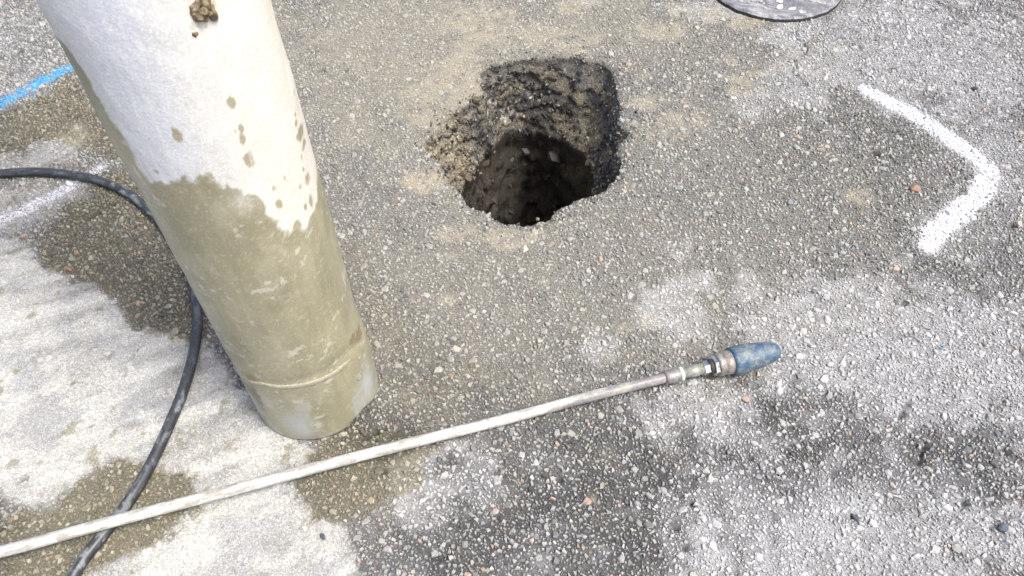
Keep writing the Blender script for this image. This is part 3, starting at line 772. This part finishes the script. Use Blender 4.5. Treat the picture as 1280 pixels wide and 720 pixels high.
def simple_mat(name, col, rough=.5, metal=0.0, nscale=60, var=.25, bump=.2, bdist=.0004, col2=None, thr=(.45, .6), stretch=None):
    m, nt, bs, nd, lk = new_mat(name)
    co = N(nd, 'ShaderNodeTexCoord'); src = co.outputs['Object']
    if stretch:
        mp = N(nd, 'ShaderNodeMapping'); mp.inputs['Scale'].default_value = stretch; lk.new(src, mp.inputs[0]); src = mp.outputs[0]
    n1 = N(nd, 'ShaderNodeTexNoise', i_Scale=nscale, i_Detail=5.0, i_Roughness=.65); lk.new(src, n1.inputs['Vector'])
    n3 = N(nd, 'ShaderNodeTexNoise', i_Scale=nscale * 5, i_Detail=3.0); lk.new(src, n3.inputs['Vector'])
    v = ramp(nd, lk, n3.outputs['Fac'], [(.3, 1 - var), (.7, 1 + var)])
    c = mixrgb(nd, lk, ramp(nd, lk, n1.outputs['Fac'], [(thr[0], 0.0), (thr[1], 1.0)]), col, col2 or tuple(k * .8 for k in col))
    c = mixrgb(nd, lk, 1.0, c, v, 'MULTIPLY'); lk.new(c, bs.inputs['Base Color'])
    bs.inputs['Roughness'].default_value = rough; bs.inputs['Metallic'].default_value = metal
    bp = N(nd, 'ShaderNodeBump', i_Strength=bump, i_Distance=bdist); lk.new(n3.outputs['Fac'], bp.inputs['Height']); lk.new(bp.outputs[0], bs.inputs['Normal'])
    return m
M_RING = simple_mat('weld_bead', (.35, .335, .262), .75, nscale=120, col2=(.31, .29, .21))
M_MUD = simple_mat('dried_mud', (.115, .085, .05), .35, nscale=160, col2=(.25, .20, .12), bump=.8, bdist=.001)
M_STEEL = simple_mat('worn_steel', (.30, .29, .285), .42, .75, nscale=90, col2=(.20, .17, .14))
M_STEEL2 = simple_mat('dirty_collar_steel', (.30, .28, .265), .5, .35, nscale=80, col2=(.20, .17, .145), bump=.5)
M_BRIGHT = simple_mat('bright_steel', (.62, .62, .63), .25, .9, nscale=90, col2=(.42, .41, .40))
M_DARK = simple_mat('dark_joint', (.035, .033, .03), .7, nscale=90)
M_BLUE = simple_mat('worn_blue_plastic', (.045, .092, .165), .5, nscale=60, var=.3, bump=.7, bdist=.0008, col2=(.17, .20, .19), thr=(.42, .62))
M_LEAD = simple_mat('grey_tube_metal', (.22, .205, .21), .45, .35, nscale=70, col2=(.30, .285, .275), bump=.4)
M_TAPE = simple_mat('pale_green_tape', (.62, .70, .62), .6, nscale=150, col2=(.5, .58, .5))
M_SLEEVE = simple_mat('dull_nipple_metal', (.36, .36, .33), .5, .35, nscale=120, col2=(.25, .26, .21))

# raised bead round the lower end
def bead(a0, a1, h0, r):
    bm = bmesh.new(); n = 90; rings = []
    for i in range(n + 1):
        t = a0 + (a1 - a0) * i / n
        hh = h0(t); taper = min(1, i / 8, (n - i) / 8) ** .5 if 0 < i < n else .05
        k = int(np.argmin(np.abs(((thp - t + math.pi) % (2 * math.pi)) - math.pi))); jh = int(np.argmin(abs(HZ[k] - hh)))
        R = rad[k, jh]
        ring = []
        for s in range(8):
            q = 2 * math.pi * s / 8
            rr = R - .0006 + math.cos(q) * r * .27 * taper; zz = hh + math.sin(q) * r * taper * (1 + .12 * math.sin(i * 2.1))
            ring.append(bm.verts.new((rr * math.cos(t + FRONT), rr * math.sin(t + FRONT), zz)))
        rings.append(ring)
    for i in range(n):
        for s in range(8):
            bm.faces.new((rings[i][s], rings[i][(s + 1) % 8], rings[i + 1][(s + 1) % 8], rings[i + 1][s]))
    bm.faces.new(rings[0]); bm.faces.new(rings[-1][::-1])
    return bm
pts_ring = [tp(304, 474), tp(330, 483), tp(370, 486), tp(405, 476), tp(438, 448)]
ra = [p[0] / PR for p in pts_ring]; rh = [p[1] for p in pts_ring]
print('ring heights', ra, rh)
from_bm('ring_bead', bead(ra[0], ra[-1], lambda t: float(np.interp(t, ra, rh)), .0054), M_RING, tube)

def blob_on_pipe(px, py, w, h, thick, seed, name, mat):
    t0, h0 = tp(px, py); ang = t0 / PR + FRONT
    bm = bmesh.new(); bmesh.ops.create_icosphere(bm, subdivisions=4, radius=1.0)
    R = random.Random(seed); ph = [R.uniform(0, 6) for _ in range(6)]
    nrm = Vector((math.cos(ang), math.sin(ang), 0)); tan = Vector((-math.sin(ang), math.cos(ang), 0)); up = Vector((0, 0, 1))
    for v in bm.verts:
        d = v.co.copy(); a = math.atan2(d.z, d.y)
        s = 1 + .25 * math.sin(2 * a + ph[0]) + .18 * math.sin(3 * a + ph[1]) + .1 * math.sin(5 * a + ph[2])
        b = 1 + .35 * math.sin(5 * d.y + ph[3]) * math.sin(6 * d.z + ph[4])
        v.co = nrm * (PR - .001 + thick * d.x * b * .9) + tan * (d.y * w * s) + up * (h0 - .004 + .004 + d.z * h * s)
    return from_bm(name, bm, mat, tube)
blob_on_pipe(255, 22, .0075, .008, .006, 4, 'mud_clod', M_MUD)
blob_on_pipe(262, 14, .005, .012, .005, 5, 'mud_clod', M_MUD)
blob_on_pipe(248, 19, .006, .006, .004, 6, 'mud_clod', M_MUD)
blob_on_pipe(246, 49, .0022, .003, .002, 7, 'mud_clod', M_MUD)
# punched slot with a raised lip near the lower edge
t0, h0 = tp(446, 471); ang = t0 / PR + FRONT
bm = bmesh.new()
nrm = Vector((math.cos(ang), math.sin(ang), 0)); tan = Vector((-math.sin(ang), math.cos(ang), 0)); up = Vector((0, 0, 1))
rr_ = []
for (ro, ht) in ((.0075, .0005), (.0068, .0030), (.0046, .0028), (.0040, -.004)):
    rr_.append([bm.verts.new(nrm * (PR + .003 + ht) + tan * (math.cos(q) * ro * .75) + up * (h0 + math.sin(q) * ro)) for q in np.linspace(0, 2 * math.pi, 24, endpoint=False)])
for k in range(3):
    for i in range(24): bm.faces.new((rr_[k][i], rr_[k][(i + 1) % 24], rr_[k + 1][(i + 1) % 24], rr_[k + 1][i]))
bm.faces.new(rr_[-1])
from_bm('bolt_hole', bm, M_SLEEVE, tube)

# ------------------------------------------------------------------ tubes along paths
def frame_path(P):
    P = [Vector(p) for p in P]; out = []; up = Vector((0, 0, 1))
    for i in range(len(P)):
        t = (P[min(i + 1, len(P) - 1)] - P[max(i - 1, 0)]).normalized()
        s = t.cross(up).normalized(); u = s.cross(t).normalized(); out.append((P[i], t, s, u))
    return out
def catmull(P, n):
    P = [Vector(p) for p in P]; P = [2 * P[0] - P[1]] + P + [2 * P[-1] - P[-2]]; out = []
    for i in range(1, len(P) - 2):
        for k in range(n):
            t = k / n; a, b, c, d = P[i - 1], P[i], P[i + 1], P[i + 2]
            out.append(.5 * (2 * b + (c - a) * t + (2 * a - 5 * b + 4 * c - d) * t * t + (3 * b - a - 3 * c + d) * t ** 3))
    out.append(P[-2]); return out
def lathe_on(P0, dirv, prof, n=32, jitter=0, seed=0, facets=None):
    """turn a profile [(along, radius)] round the line P0 + dirv"""
    bm = bmesh.new(); d = dirv.normalized(); s = d.cross(Vector((0, 0, 1))).normalized(); u = s.cross(d).normalized()
    n = facets or n; rings = []; R = random.Random(seed)
    for (a, r) in prof:
        rings.append([bm.verts.new(P0 + d * a + (s * math.cos(2 * math.pi * k / n + .3) + u * math.sin(2 * math.pi * k / n + .3)) * r * (1 + R.uniform(-jitter, jitter))) for k in range(n)])
    for i in range(len(rings) - 1):
        for k in range(n): bm.faces.new((rings[i][k], rings[i][(k + 1) % n], rings[i + 1][(k + 1) % n], rings[i + 1][k]))
    bm.faces.new(rings[0][::-1]); bm.faces.new(rings[-1])
    return bm
def tube_mesh(name, path, r, n, tintf, mat, parent=None, **k):
    fr = frame_path(path); m = len(fr); L = 0; V = []; T = []; Wt = []
    for i, (p, t, s, u) in enumerate(fr):
        if i: L += (p - fr[i - 1][0]).length
        for q in range(n):
            a = 2 * math.pi * q / n; rr = r(L) if callable(r) else r
            V.append(p + (s * math.cos(a) + u * math.sin(a)) * rr); T.append((L, a))
    V = np.array([tuple(v) for v in V]); T = np.array(T)
    ii, jj = np.meshgrid(np.arange(m - 1), np.arange(n), indexing='ij')
    F = np.stack([ii * n + jj, ii * n + (jj + 1) % n, (ii + 1) * n + (jj + 1) % n, (ii + 1) * n + jj], -1).reshape(-1, 4)
    idx = np.concatenate([F.ravel(), np.arange(n)[::-1], (m - 1) * n + np.arange(n)]); sizes = np.concatenate([np.full(len(F), 4), [n, n]])
    col, wt = tintf(T[:, 0], T[:, 1])
    return link(name, np_mesh(name, V, idx, sizes, col, wt, True), mat, parent, **k)

# ------------------------------------------------------------------ black hose
def H(px, py, z=.0108):
    p = gp(px, py, z); return (p[0], p[1], z)
hose_path = catmull([H(-420, 300), H(-200, 242), H(-60, 222), H(0, 217), H(50, 215), H(105, 221), H(150, 236), H(185, 262), H(214, 296, .012), H(236, 338, .012), H(246, 385), H(244, 430), H(231, 482), H(212, 530), H(190, 577), H(164, 622), H(134, 662), H(104, 700), H(80, 738), H(40, 800), H(0, 880), H(-60, 1000)], 22)
def hose_tint(L, a):
    base = np.tile((.020, .022, .028), (len(L), 1)).astype(float)
    n = fbm(L * .5, a * .010, 150, 4, 81); n2 = fbm(L * .8, a * .010, 300, 3, 82); n3 = fbm(L, a * .002, 9, 3, 83)
    top = sstep(-.3, .8, np.sin(a))
    f = np.clip(sstep(.52, .66, n) * (.3 + .9 * sstep(.4, .6, n3)) * top + .25 * top * n2, 0, .85)
    base = mix(base, (.22, .24, .26), f * .8)
    return base, 1 - f
M_HOSE = tinted('black_rubber_hose', 400, .75, 1.25, rough=.6, wet_rough=.38, bump=.4, bump_scale=600, bump_dist=.0003, spec=.55)
tube_mesh('hose', hose_path, .0078, 18, hose_tint, M_HOSE, label='black rubber hose with pale scuffs curving behind the muddy pipe', cat='hose')

# ------------------------------------------------------------------ water lance with rotating nozzle
def Lp(px, py, z):
    p = gp(px, py, z); return Vector((p[0], p[1], z))
lance = thing('water_lance', 'long thin pressure lance lying across the asphalt, tipped with a worn blue nozzle', 'lance', tuple(Lp(835, 470, 0)))
inv = Vector(lance.location)
za, zb = .027, .0245
path = catmull([Lp(-420, 782, .046), Lp(-200, 738, .040), Lp(0, 690, .034), Lp(125, 656, .032), Lp(330, 602, .029), Lp(400, 583, .0275), Lp(520, 552, .0245), Lp(640, 522, .022), Lp(740, 495, .0215), Lp(836, 471, .0225)], 24)
path = [p - inv for p in path]
Ltot = sum((path[i + 1] - path[i]).length for i in range(len(path) - 1))
def lance_tint(L, a):
    n = fbm(L * .8, a * .012, 60, 4, 84); n2 = fbm(L * .25, a * .012, 160, 3, 85); n3 = fbm(L * .3, a * .004, 20, 3, 86)
    white = np.tile((.50, .495, .475), (len(L), 1)).astype(float) * (.85 + .3 * n2)[:, None]
    white = mix(white, (.41, .405, .45), .9 * sstep(.45, .6, n3))
    white = mix(white, (.27, .255, .22), .8 * sstep(.56, .64, n2))
    white = mix(white, (.33, .32, .29), .6 * sstep(.52, .66, fbm(L * .3, a * .010, 110, 4, 107)))
    metal = np.tile((.20, .19, .195), (len(L), 1)).astype(float) * (.7 + .7 * n2)[:, None]
    metal = mix(metal, (.34, .33, .28), .6 * sstep(.5, .65, n))
    d = Ltot - L                                             # distance from the nozzle end
    edge = .155 + .06 * np.cos(a + .6) * 1.0 + .10 * (n - .5)
    w = sstep(-.002, .002, d - edge)
    speck = sstep(.70, .73, fbm(L, a * .008, 120, 2, 87)) * (1 - sstep(.12, .2, d)) * 0
    w = np.maximum(w, speck)
    return metal * (1 - w)[:, None] + white * w[:, None], .35 + .4 * (1 - w)
M_LANCE = tinted('chipped_lance_paint', 300, .88, 1.12, rough=.6, wet_rough=.4, bump=.3, bump_scale=500, bump_dist=.0003, spec=.5)
fine = []
for i in range(len(path) - 1):
    for k in range(3): fine.append(path[i].lerp(path[i + 1], k / 3))
fine.append(path[-1])
tube_mesh('shaft', fine, .0075, 24, lance_tint, M_LANCE, lance)
A = Lp(834, 471.5, .0225) - inv; Bq = Lp(973, 437.5, .0225) - inv
dv = (Bq - A).normalized(); TL = (Bq - A).length
print('nozzle length', TL)
def fr(px):                                  # photo column -> distance along the axis
    best = 0; 
    for k in range(400):
        q = A + (Bq - A) * (k / 399) + inv
        d = CAM_H * math.sin(PITCH) + q.y * math.cos(PITCH) - q.z * math.sin(PITCH)
        if 640 + FPX * q.x / d <= px: best = k / 399
    return best * TL
s0 = fr
from_bm('coupling', lathe_on(A, dv, [(-.004, .0085), (-.002, .0100), (s0(849) - .001, .0105), (s0(849), .0098)], 28), M_LEAD, lance)
from_bm('tape_band', lathe_on(A, dv, [(s0(849), .0080), (s0(849) + .0005, .0104), (s0(853), .0102), (s0(853) + .0005, .008)], 28), M_TAPE, lance)
from_bm('nipple', lathe_on(A, dv, [(s0(852), .0078), (s0(864), .0082), (s0(866), .0092), (s0(872), .0092), (s0(873), .0080), (s0(882), .0080)], 28), M_SLEEVE, lance)
from_bm('hex_nut', lathe_on(A, dv, [(s0(878), .0085), (s0(878) + .001, .0108), (s0(887), .0108), (s0(887) + .001, .0085)], facets=6), M_BRIGHT, lance, smooth=False)
from_bm('hex_nut', lathe_on(A, dv, [(s0(890), .0110), (s0(890) + .001, .0152), (s0(896), .0152), (s0(896) + .001, .012)], facets=6), M_BRIGHT, lance, smooth=False)
from_bm('joint_washer', lathe_on(A, dv, [(s0(885), .0100), (s0(886), .0115), (s0(889), .0118), (s0(891), .0100)], 28), M_DARK, lance)
from_bm('collar', lathe_on(A, dv, [(s0(895), .0120), (s0(895) + .001, .0166), (s0(897), .0172), (s0(901), .0172), (s0(901) + .001, .0164), (s0(903), .0164), (s0(903) + .001, .0174), (s0(913), .0180), (s0(914), .0170)], 40), M_STEEL2, lance)
q0 = s0(914); q1 = TL
prof = [(q0 - .002, .0165), (q0 - .001, .0205), (q0 + .002, .0216), (q0 + .006, .0219)]
for k in range(9):
    t = k / 8; prof.append((q0 + .008 + (q1 - q0 - .022) * t, .0218 - .0062 * t ** 1.5))
for k in range(1, 9):
    a = k / 8 * 1.35; prof.append((q1 - .014 + .0145 * math.sin(a), .0036 + .0120 * math.cos(a)))
prof += [(q1 - .001, .0048), (q1 - .004, .0044)]
bmn = lathe_on(A, dv, prof, 56)
for v in bmn.verts:
    w = v.co; k = fbm(np.array([w.x]), np.array([w.y + w.z * 3]), 160, 3, 89)[0] - .5
    ax = A + dv * (w - A).dot(dv); rd = (w - ax)
    if rd.length > .012: v.co = w + rd.normalized() * k * .0016
from_bm('nozzle_cover', bmn, M_BLUE, lance)

# ------------------------------------------------------------------ cut core of asphalt sitting in its own hole
core = thing('asphalt_core', 'round dark rimmed asphalt core with pale stones in its smeared face', 'core plug', (CORE_C[0], CORE_C[1], 0))
nc = 160; CZ = .010
thc = np.linspace(0, 2 * math.pi, nc, endpoint=False)
wob = CORE_R * (1 + (fbm(np.cos(thc) * 3, np.sin(thc) * 3, 3, 3, 96) - .5) * .03)
rings = []; tl = []
radii = np.linspace(0, 1, 60)[1:]
for f in radii:
    X_ = wob * f * np.cos(thc); Y_ = wob * f * np.sin(thc)
    zt = CZ + (fbm(X_, Y_, 40, 3, 97) - .5) * .003 - .0025 * max(0, (f - .97) / .03)
    rings.append(np.stack([X_, Y_, zt], 1))
for (f, zt) in ((1.0, CZ * .55), (1.006, .002), (1.004, -.02)):
    rings.append(np.stack([wob * f * np.cos(thc), wob * f * np.sin(thc), np.full(nc, zt)], 1))
RV = np.concatenate([np.array([[0, 0, CZ]])] + rings)
m_ = len(rings)
ii, jj = np.meshgrid(np.arange(m_ - 1), np.arange(nc), indexing='ij')
F4 = 1 + np.stack([ii * nc + jj, (ii + 1) * nc + jj, (ii + 1) * nc + (jj + 1) % nc, ii * nc + (jj + 1) % nc], -1).reshape(-1, 4)
F3 = np.stack([np.zeros(nc, int), 1 + np.arange(nc), 1 + (np.arange(nc) + 1) % nc], 1)
cxm, cym = RV[:, 0], RV[:, 1]
ca, sa = math.cos(-.25), math.sin(-.25)
al = cxm * ca + cym * sa; ac = -cxm * sa + cym * ca
sm = fbm(al * .22, ac, 75, 4, 98); sm2 = fbm(al * .35, ac, 150, 3, 99)
ctn = np.tile((.165, .168, .185), (len(RV), 1)).astype(float)
ctn = mix(ctn, (.29, .292, .30), .8 * sstep(.48, .62, sm)); ctn = mix(ctn, (.10, .105, .125), .8 * sstep(.55, .66, sm2))
side = np.hypot(cxm, cym) > wob.mean() * .985
ctn[-3 * nc:] = (.03, .03, .032)
link('plug', np_mesh('plug', RV, np.concatenate([F3.ravel(), F4.ravel()]), np.concatenate([np.full(nc, 3), np.full(len(F4), 4)]), ctn, np.full(len(RV), .15), False), M_CORE, core)
crng = random.Random(11)
spots = [(973, 6, .0085), (973, 13.5, .0088), (988, 16, .0085), (999, 20, .0075), (1006, 3, .008), (1012, 2, .009), (955, 15, .005), (1002, 20, .006), (996, 4, .0065), (1022, 8, .006), (935, 8, .006), (1035, 4, .006), (962, 3, .006), (948, 6, .007)]
spots = [(gp(a, b)[0] - CORE_C[0], gp(a, b)[1] - CORE_C[1], r) for a, b, r in spots]
while len(spots) < 90:
    a = crng.uniform(0, 6.28); r = CORE_R * .92 * math.sqrt(crng.random()); spots.append((r * math.cos(a), r * math.sin(a), crng.uniform(.003, .0085)))
for i, (a, b, r) in enumerate(spots):
    V, flat, sizes = stone_block(np.array([0.]), np.array([0.]), np.array([0.]), np.array([r]), np.array([.0013]), 7, True)
    g = crng.choice([(.40, .39, .36), (.36, .36, .36), (.32, .32, .34), (.26, .27, .29)]) if i > 5 else (.52, .505, .45)
    o = link('stone', np_mesh('stone', V[0], flat, sizes, np.tile(g, (V.shape[1], 1)), np.zeros(V.shape[1])), M_STONE, core); o.location = (a, b, CZ - .0002)

# ------------------------------------------------------------------ sprayed paint marks: a broken coat over the same stones and binder
def paint(name, label, cat, px_line, half_px, col, mat, cover=1.0, edge=.5, seed=0, dens=1.0):
    L = np.array(G(px_line)); W = np.array([h * mpp(*p) for h, p in zip(half_px, px_line)])
    R = np.random.default_rng(seed)
    lo = L.min(0) - W.max() * 3; hi = L.max(0) + W.max() * 3
    st = .00095
    ax_ = np.arange(lo[0], hi[0], st); ay_ = np.arange(lo[1], hi[1], st)
    A_, B_ = np.meshgrid(ax_, ay_, indexing='ij')
    A_ = A_ + R.uniform(-.35, .35, A_.shape) * st; B_ = B_ + R.uniform(-.35, .35, B_.shape) * st
    def prob(a, b):
        d = line_d(a, b, L, W) + (fbm(a, b, 45, 4, seed + 5) - .5) * .5
        core = (1 - sstep(.30, 1.40, d)) * dens * (.62 + .7 * fbm(a, b, 35, 4, seed + 9))
        mist = .42 * (1 - sstep(.5, 2.3, d))                       # overspray
        return np.clip(np.maximum(core, mist), 0, .93)
    zz = ground_h(A_, B_) + .0007
    ca_ = (A_[:-1, :-1] + A_[1:, 1:]) / 2; cb_ = (B_[:-1, :-1] + B_[1:, 1:]) / 2
    keep = R.random(ca_.shape) < prob(ca_, cb_)
    k1, k2 = np.nonzero(keep); w = A_.shape[1]
    F = np.stack([k1 * w + k2, (k1 + 1) * w + k2, (k1 + 1) * w + k2 + 1, k1 * w + k2 + 1], 1)
    us = np.unique(F); rm = np.zeros(A_.size, int); rm[us] = np.arange(len(us))
    VV = [np.stack([A_.ravel()[us], B_.ravel()[us], zz.ravel()[us]], 1)]; IDX = [rm[F].ravel()]; SZ = [np.full(len(F), 4)]; o = len(us)
    for (V, flat, sizes, px_, py_, pr_) in STONE_GEO:
        box = (px_ > lo[0]) & (px_ < hi[0]) & (py_ > lo[1]) & (py_ < hi[1])
        ids = np.nonzero(box)[0]
        if not len(ids): continue
        pb = prob(px_[ids], py_[ids]); ids = ids[R.random(len(ids)) < np.where(pb > .3, pb, pb * .6)]
        if not len(ids): continue
        Wv = V[ids].copy(); c = Wv.mean(1, keepdims=True); c[..., 2] = Wv[..., 2].min(1, keepdims=True)
        Wv = c + (Wv - c) * 1.05; Wv[..., 2] += .00028
        nv = V.shape[1]
        VV.append(Wv.reshape(-1, 3)); IDX.append((flat[None] + (np.arange(len(ids)) * nv)[:, None] + o).ravel()); SZ.append(np.tile(sizes, len(ids))); o += nv * len(ids)
    VV = np.concatenate(VV)
    thick = 1 - sstep(.55, 1.35, line_d(VV[:, 0], VV[:, 1], L, W) + (fbm(VV[:, 0], VV[:, 1], 45, 4, seed + 5) - .5) * .5)
    tn = mix(np.tile(np.array(col) * .35 + .15, (len(VV), 1)), col, thick) * (.9 + .2 * fbm(VV[:, 0], VV[:, 1], 120, 3, seed))[:, None]
    return link(name, np_mesh(name, VV, np.concatenate(IDX), np.concatenate(SZ), np.clip(tn, 0, .92), np.zeros(len(VV))), mat, label=label, cat=cat)
M_PAINT = tinted('marking_paint', 500, .93, 1.07, rough=.6, bump=.3, bump_scale=800, bump_dist=.0004)
paint('paint_mark', 'bent white spray paint mark shaped like an arrowhead on bare asphalt', 'paint mark',
      [(1084, 114), (1110, 127), (1145, 145), (1180, 168), (1210, 190), (1230, 206), (1236, 220), (1228, 240), (1205, 262), (1185, 278), (1168, 292), (1160, 308)], [12, 13, 14, 14, 15, 15, 15, 15, 16, 17, 17, 14], (.58, .592, .62), M_PAINT, seed=3, dens=1.3, edge=.85)
paint('paint_line', 'bright blue spray paint line at the damp patch behind the pipe', 'paint line',
      [(-120, 178), (-40, 150), (0, 132), (30, 115), (55, 101), (75, 91), (100, 78), (130, 64)], [9, 9, 9, 9.5, 9, 9, 9, 9], (.10, .34, .62), M_PAINT, seed=13, dens=.75, edge=.8)
paint('paint_streak', 'faded white paint streak running under the black hose', 'paint streak',
      [(-40, 290), (0, 276), (40, 258), (80, 240), (108, 224), (128, 208)], [15, 13, 11, 10, 8, 6], (.56, .57, .62), M_PAINT, seed=23, dens=.6, edge=.8)

# ------------------------------------------------------------------ loose bits lying on the asphalt
def loose(px, py, r, tint, label, cat, name='pebble', flat=.6, sc=(1, 1), rz=0, group=None):
    p = gp(px, py)
    V, fl_, sz_ = stone_block(np.array([0.]), np.array([0.]), np.array([0.]), np.array([r]), np.array([r * flat * 1.2]), 8, True)
    o = link(name, np_mesh(name, V[0], fl_, sz_, np.tile(tint, (V.shape[1], 1)), np.zeros(V.shape[1])), M_STONE, label=label, cat=cat, group=group)
    o.location = (p[0], p[1], float(ground_h(np.array([p[0]]), np.array([p[1]]))[0]) + .0026)
    o.scale = (sc[0], sc[1], 1); o.rotation_euler = (0, 0, rz)
loose(1143, 238, .0105, (.26, .165, .125), 'flat orange brick chip lying left of the white paint mark', 'brick chip', 'brick_chip', .35, (1.0, .55), -.25)
loose(987, 255, .0062, (.22, .26, .30), 'small blue grey pebble lying by itself on grey asphalt', 'pebble', sc=(.9, .8))
loose(1177, 435, .0024, (.03, .22, .55), 'tiny bright blue fleck among pale stones', 'fleck', 'plastic_fleck')
loose(1066, 62, .0060, (.50, .48, .43), 'round cream pebble below the asphalt core', 'pebble', flat=.7)
loose(88, 338, .0048, (.36, .20, .12), 'orange chip lying at the edge of the white slurry', 'stone chip', 'stone_chip', .5, (.9, .9))
loose(1217, 112, .0055, (.07, .07, .075), 'dark pebble lying above the white paint mark', 'pebble')
loose(932, 500, .0055, (.40, .29, .245), 'pinkish stone lying below the blue nozzle', 'pebble', flat=.5)
loose(485, 688, 0.0068, (.40, .39, .37), 'large white stone beside the lower white slurry edge', 'stone', 'loose_stone', .6)
loose(478, 678, .0050, (.33, .32, .30), 'pale stone above a larger white stone near the slurry', 'stone', 'loose_stone', .6)
loose(404, 672, .0050, (.07, .07, .10), 'small dark chip lying on the white slurry', 'stone chip', 'stone_chip', .4, (.6, 1.0), .5)
loose(1272, 282, .006, (.46, .40, .34), 'tan pebble at the far side of the paint mark bend', 'pebble')
loose(1068, 648, .0058, (.06, .07, .08), 'round black pebble among white stones', 'pebble', flat=.8)
loose(1253, 661, .0062, (.10, .12, .15), 'slate blue pebble in the dark band of asphalt', 'pebble')
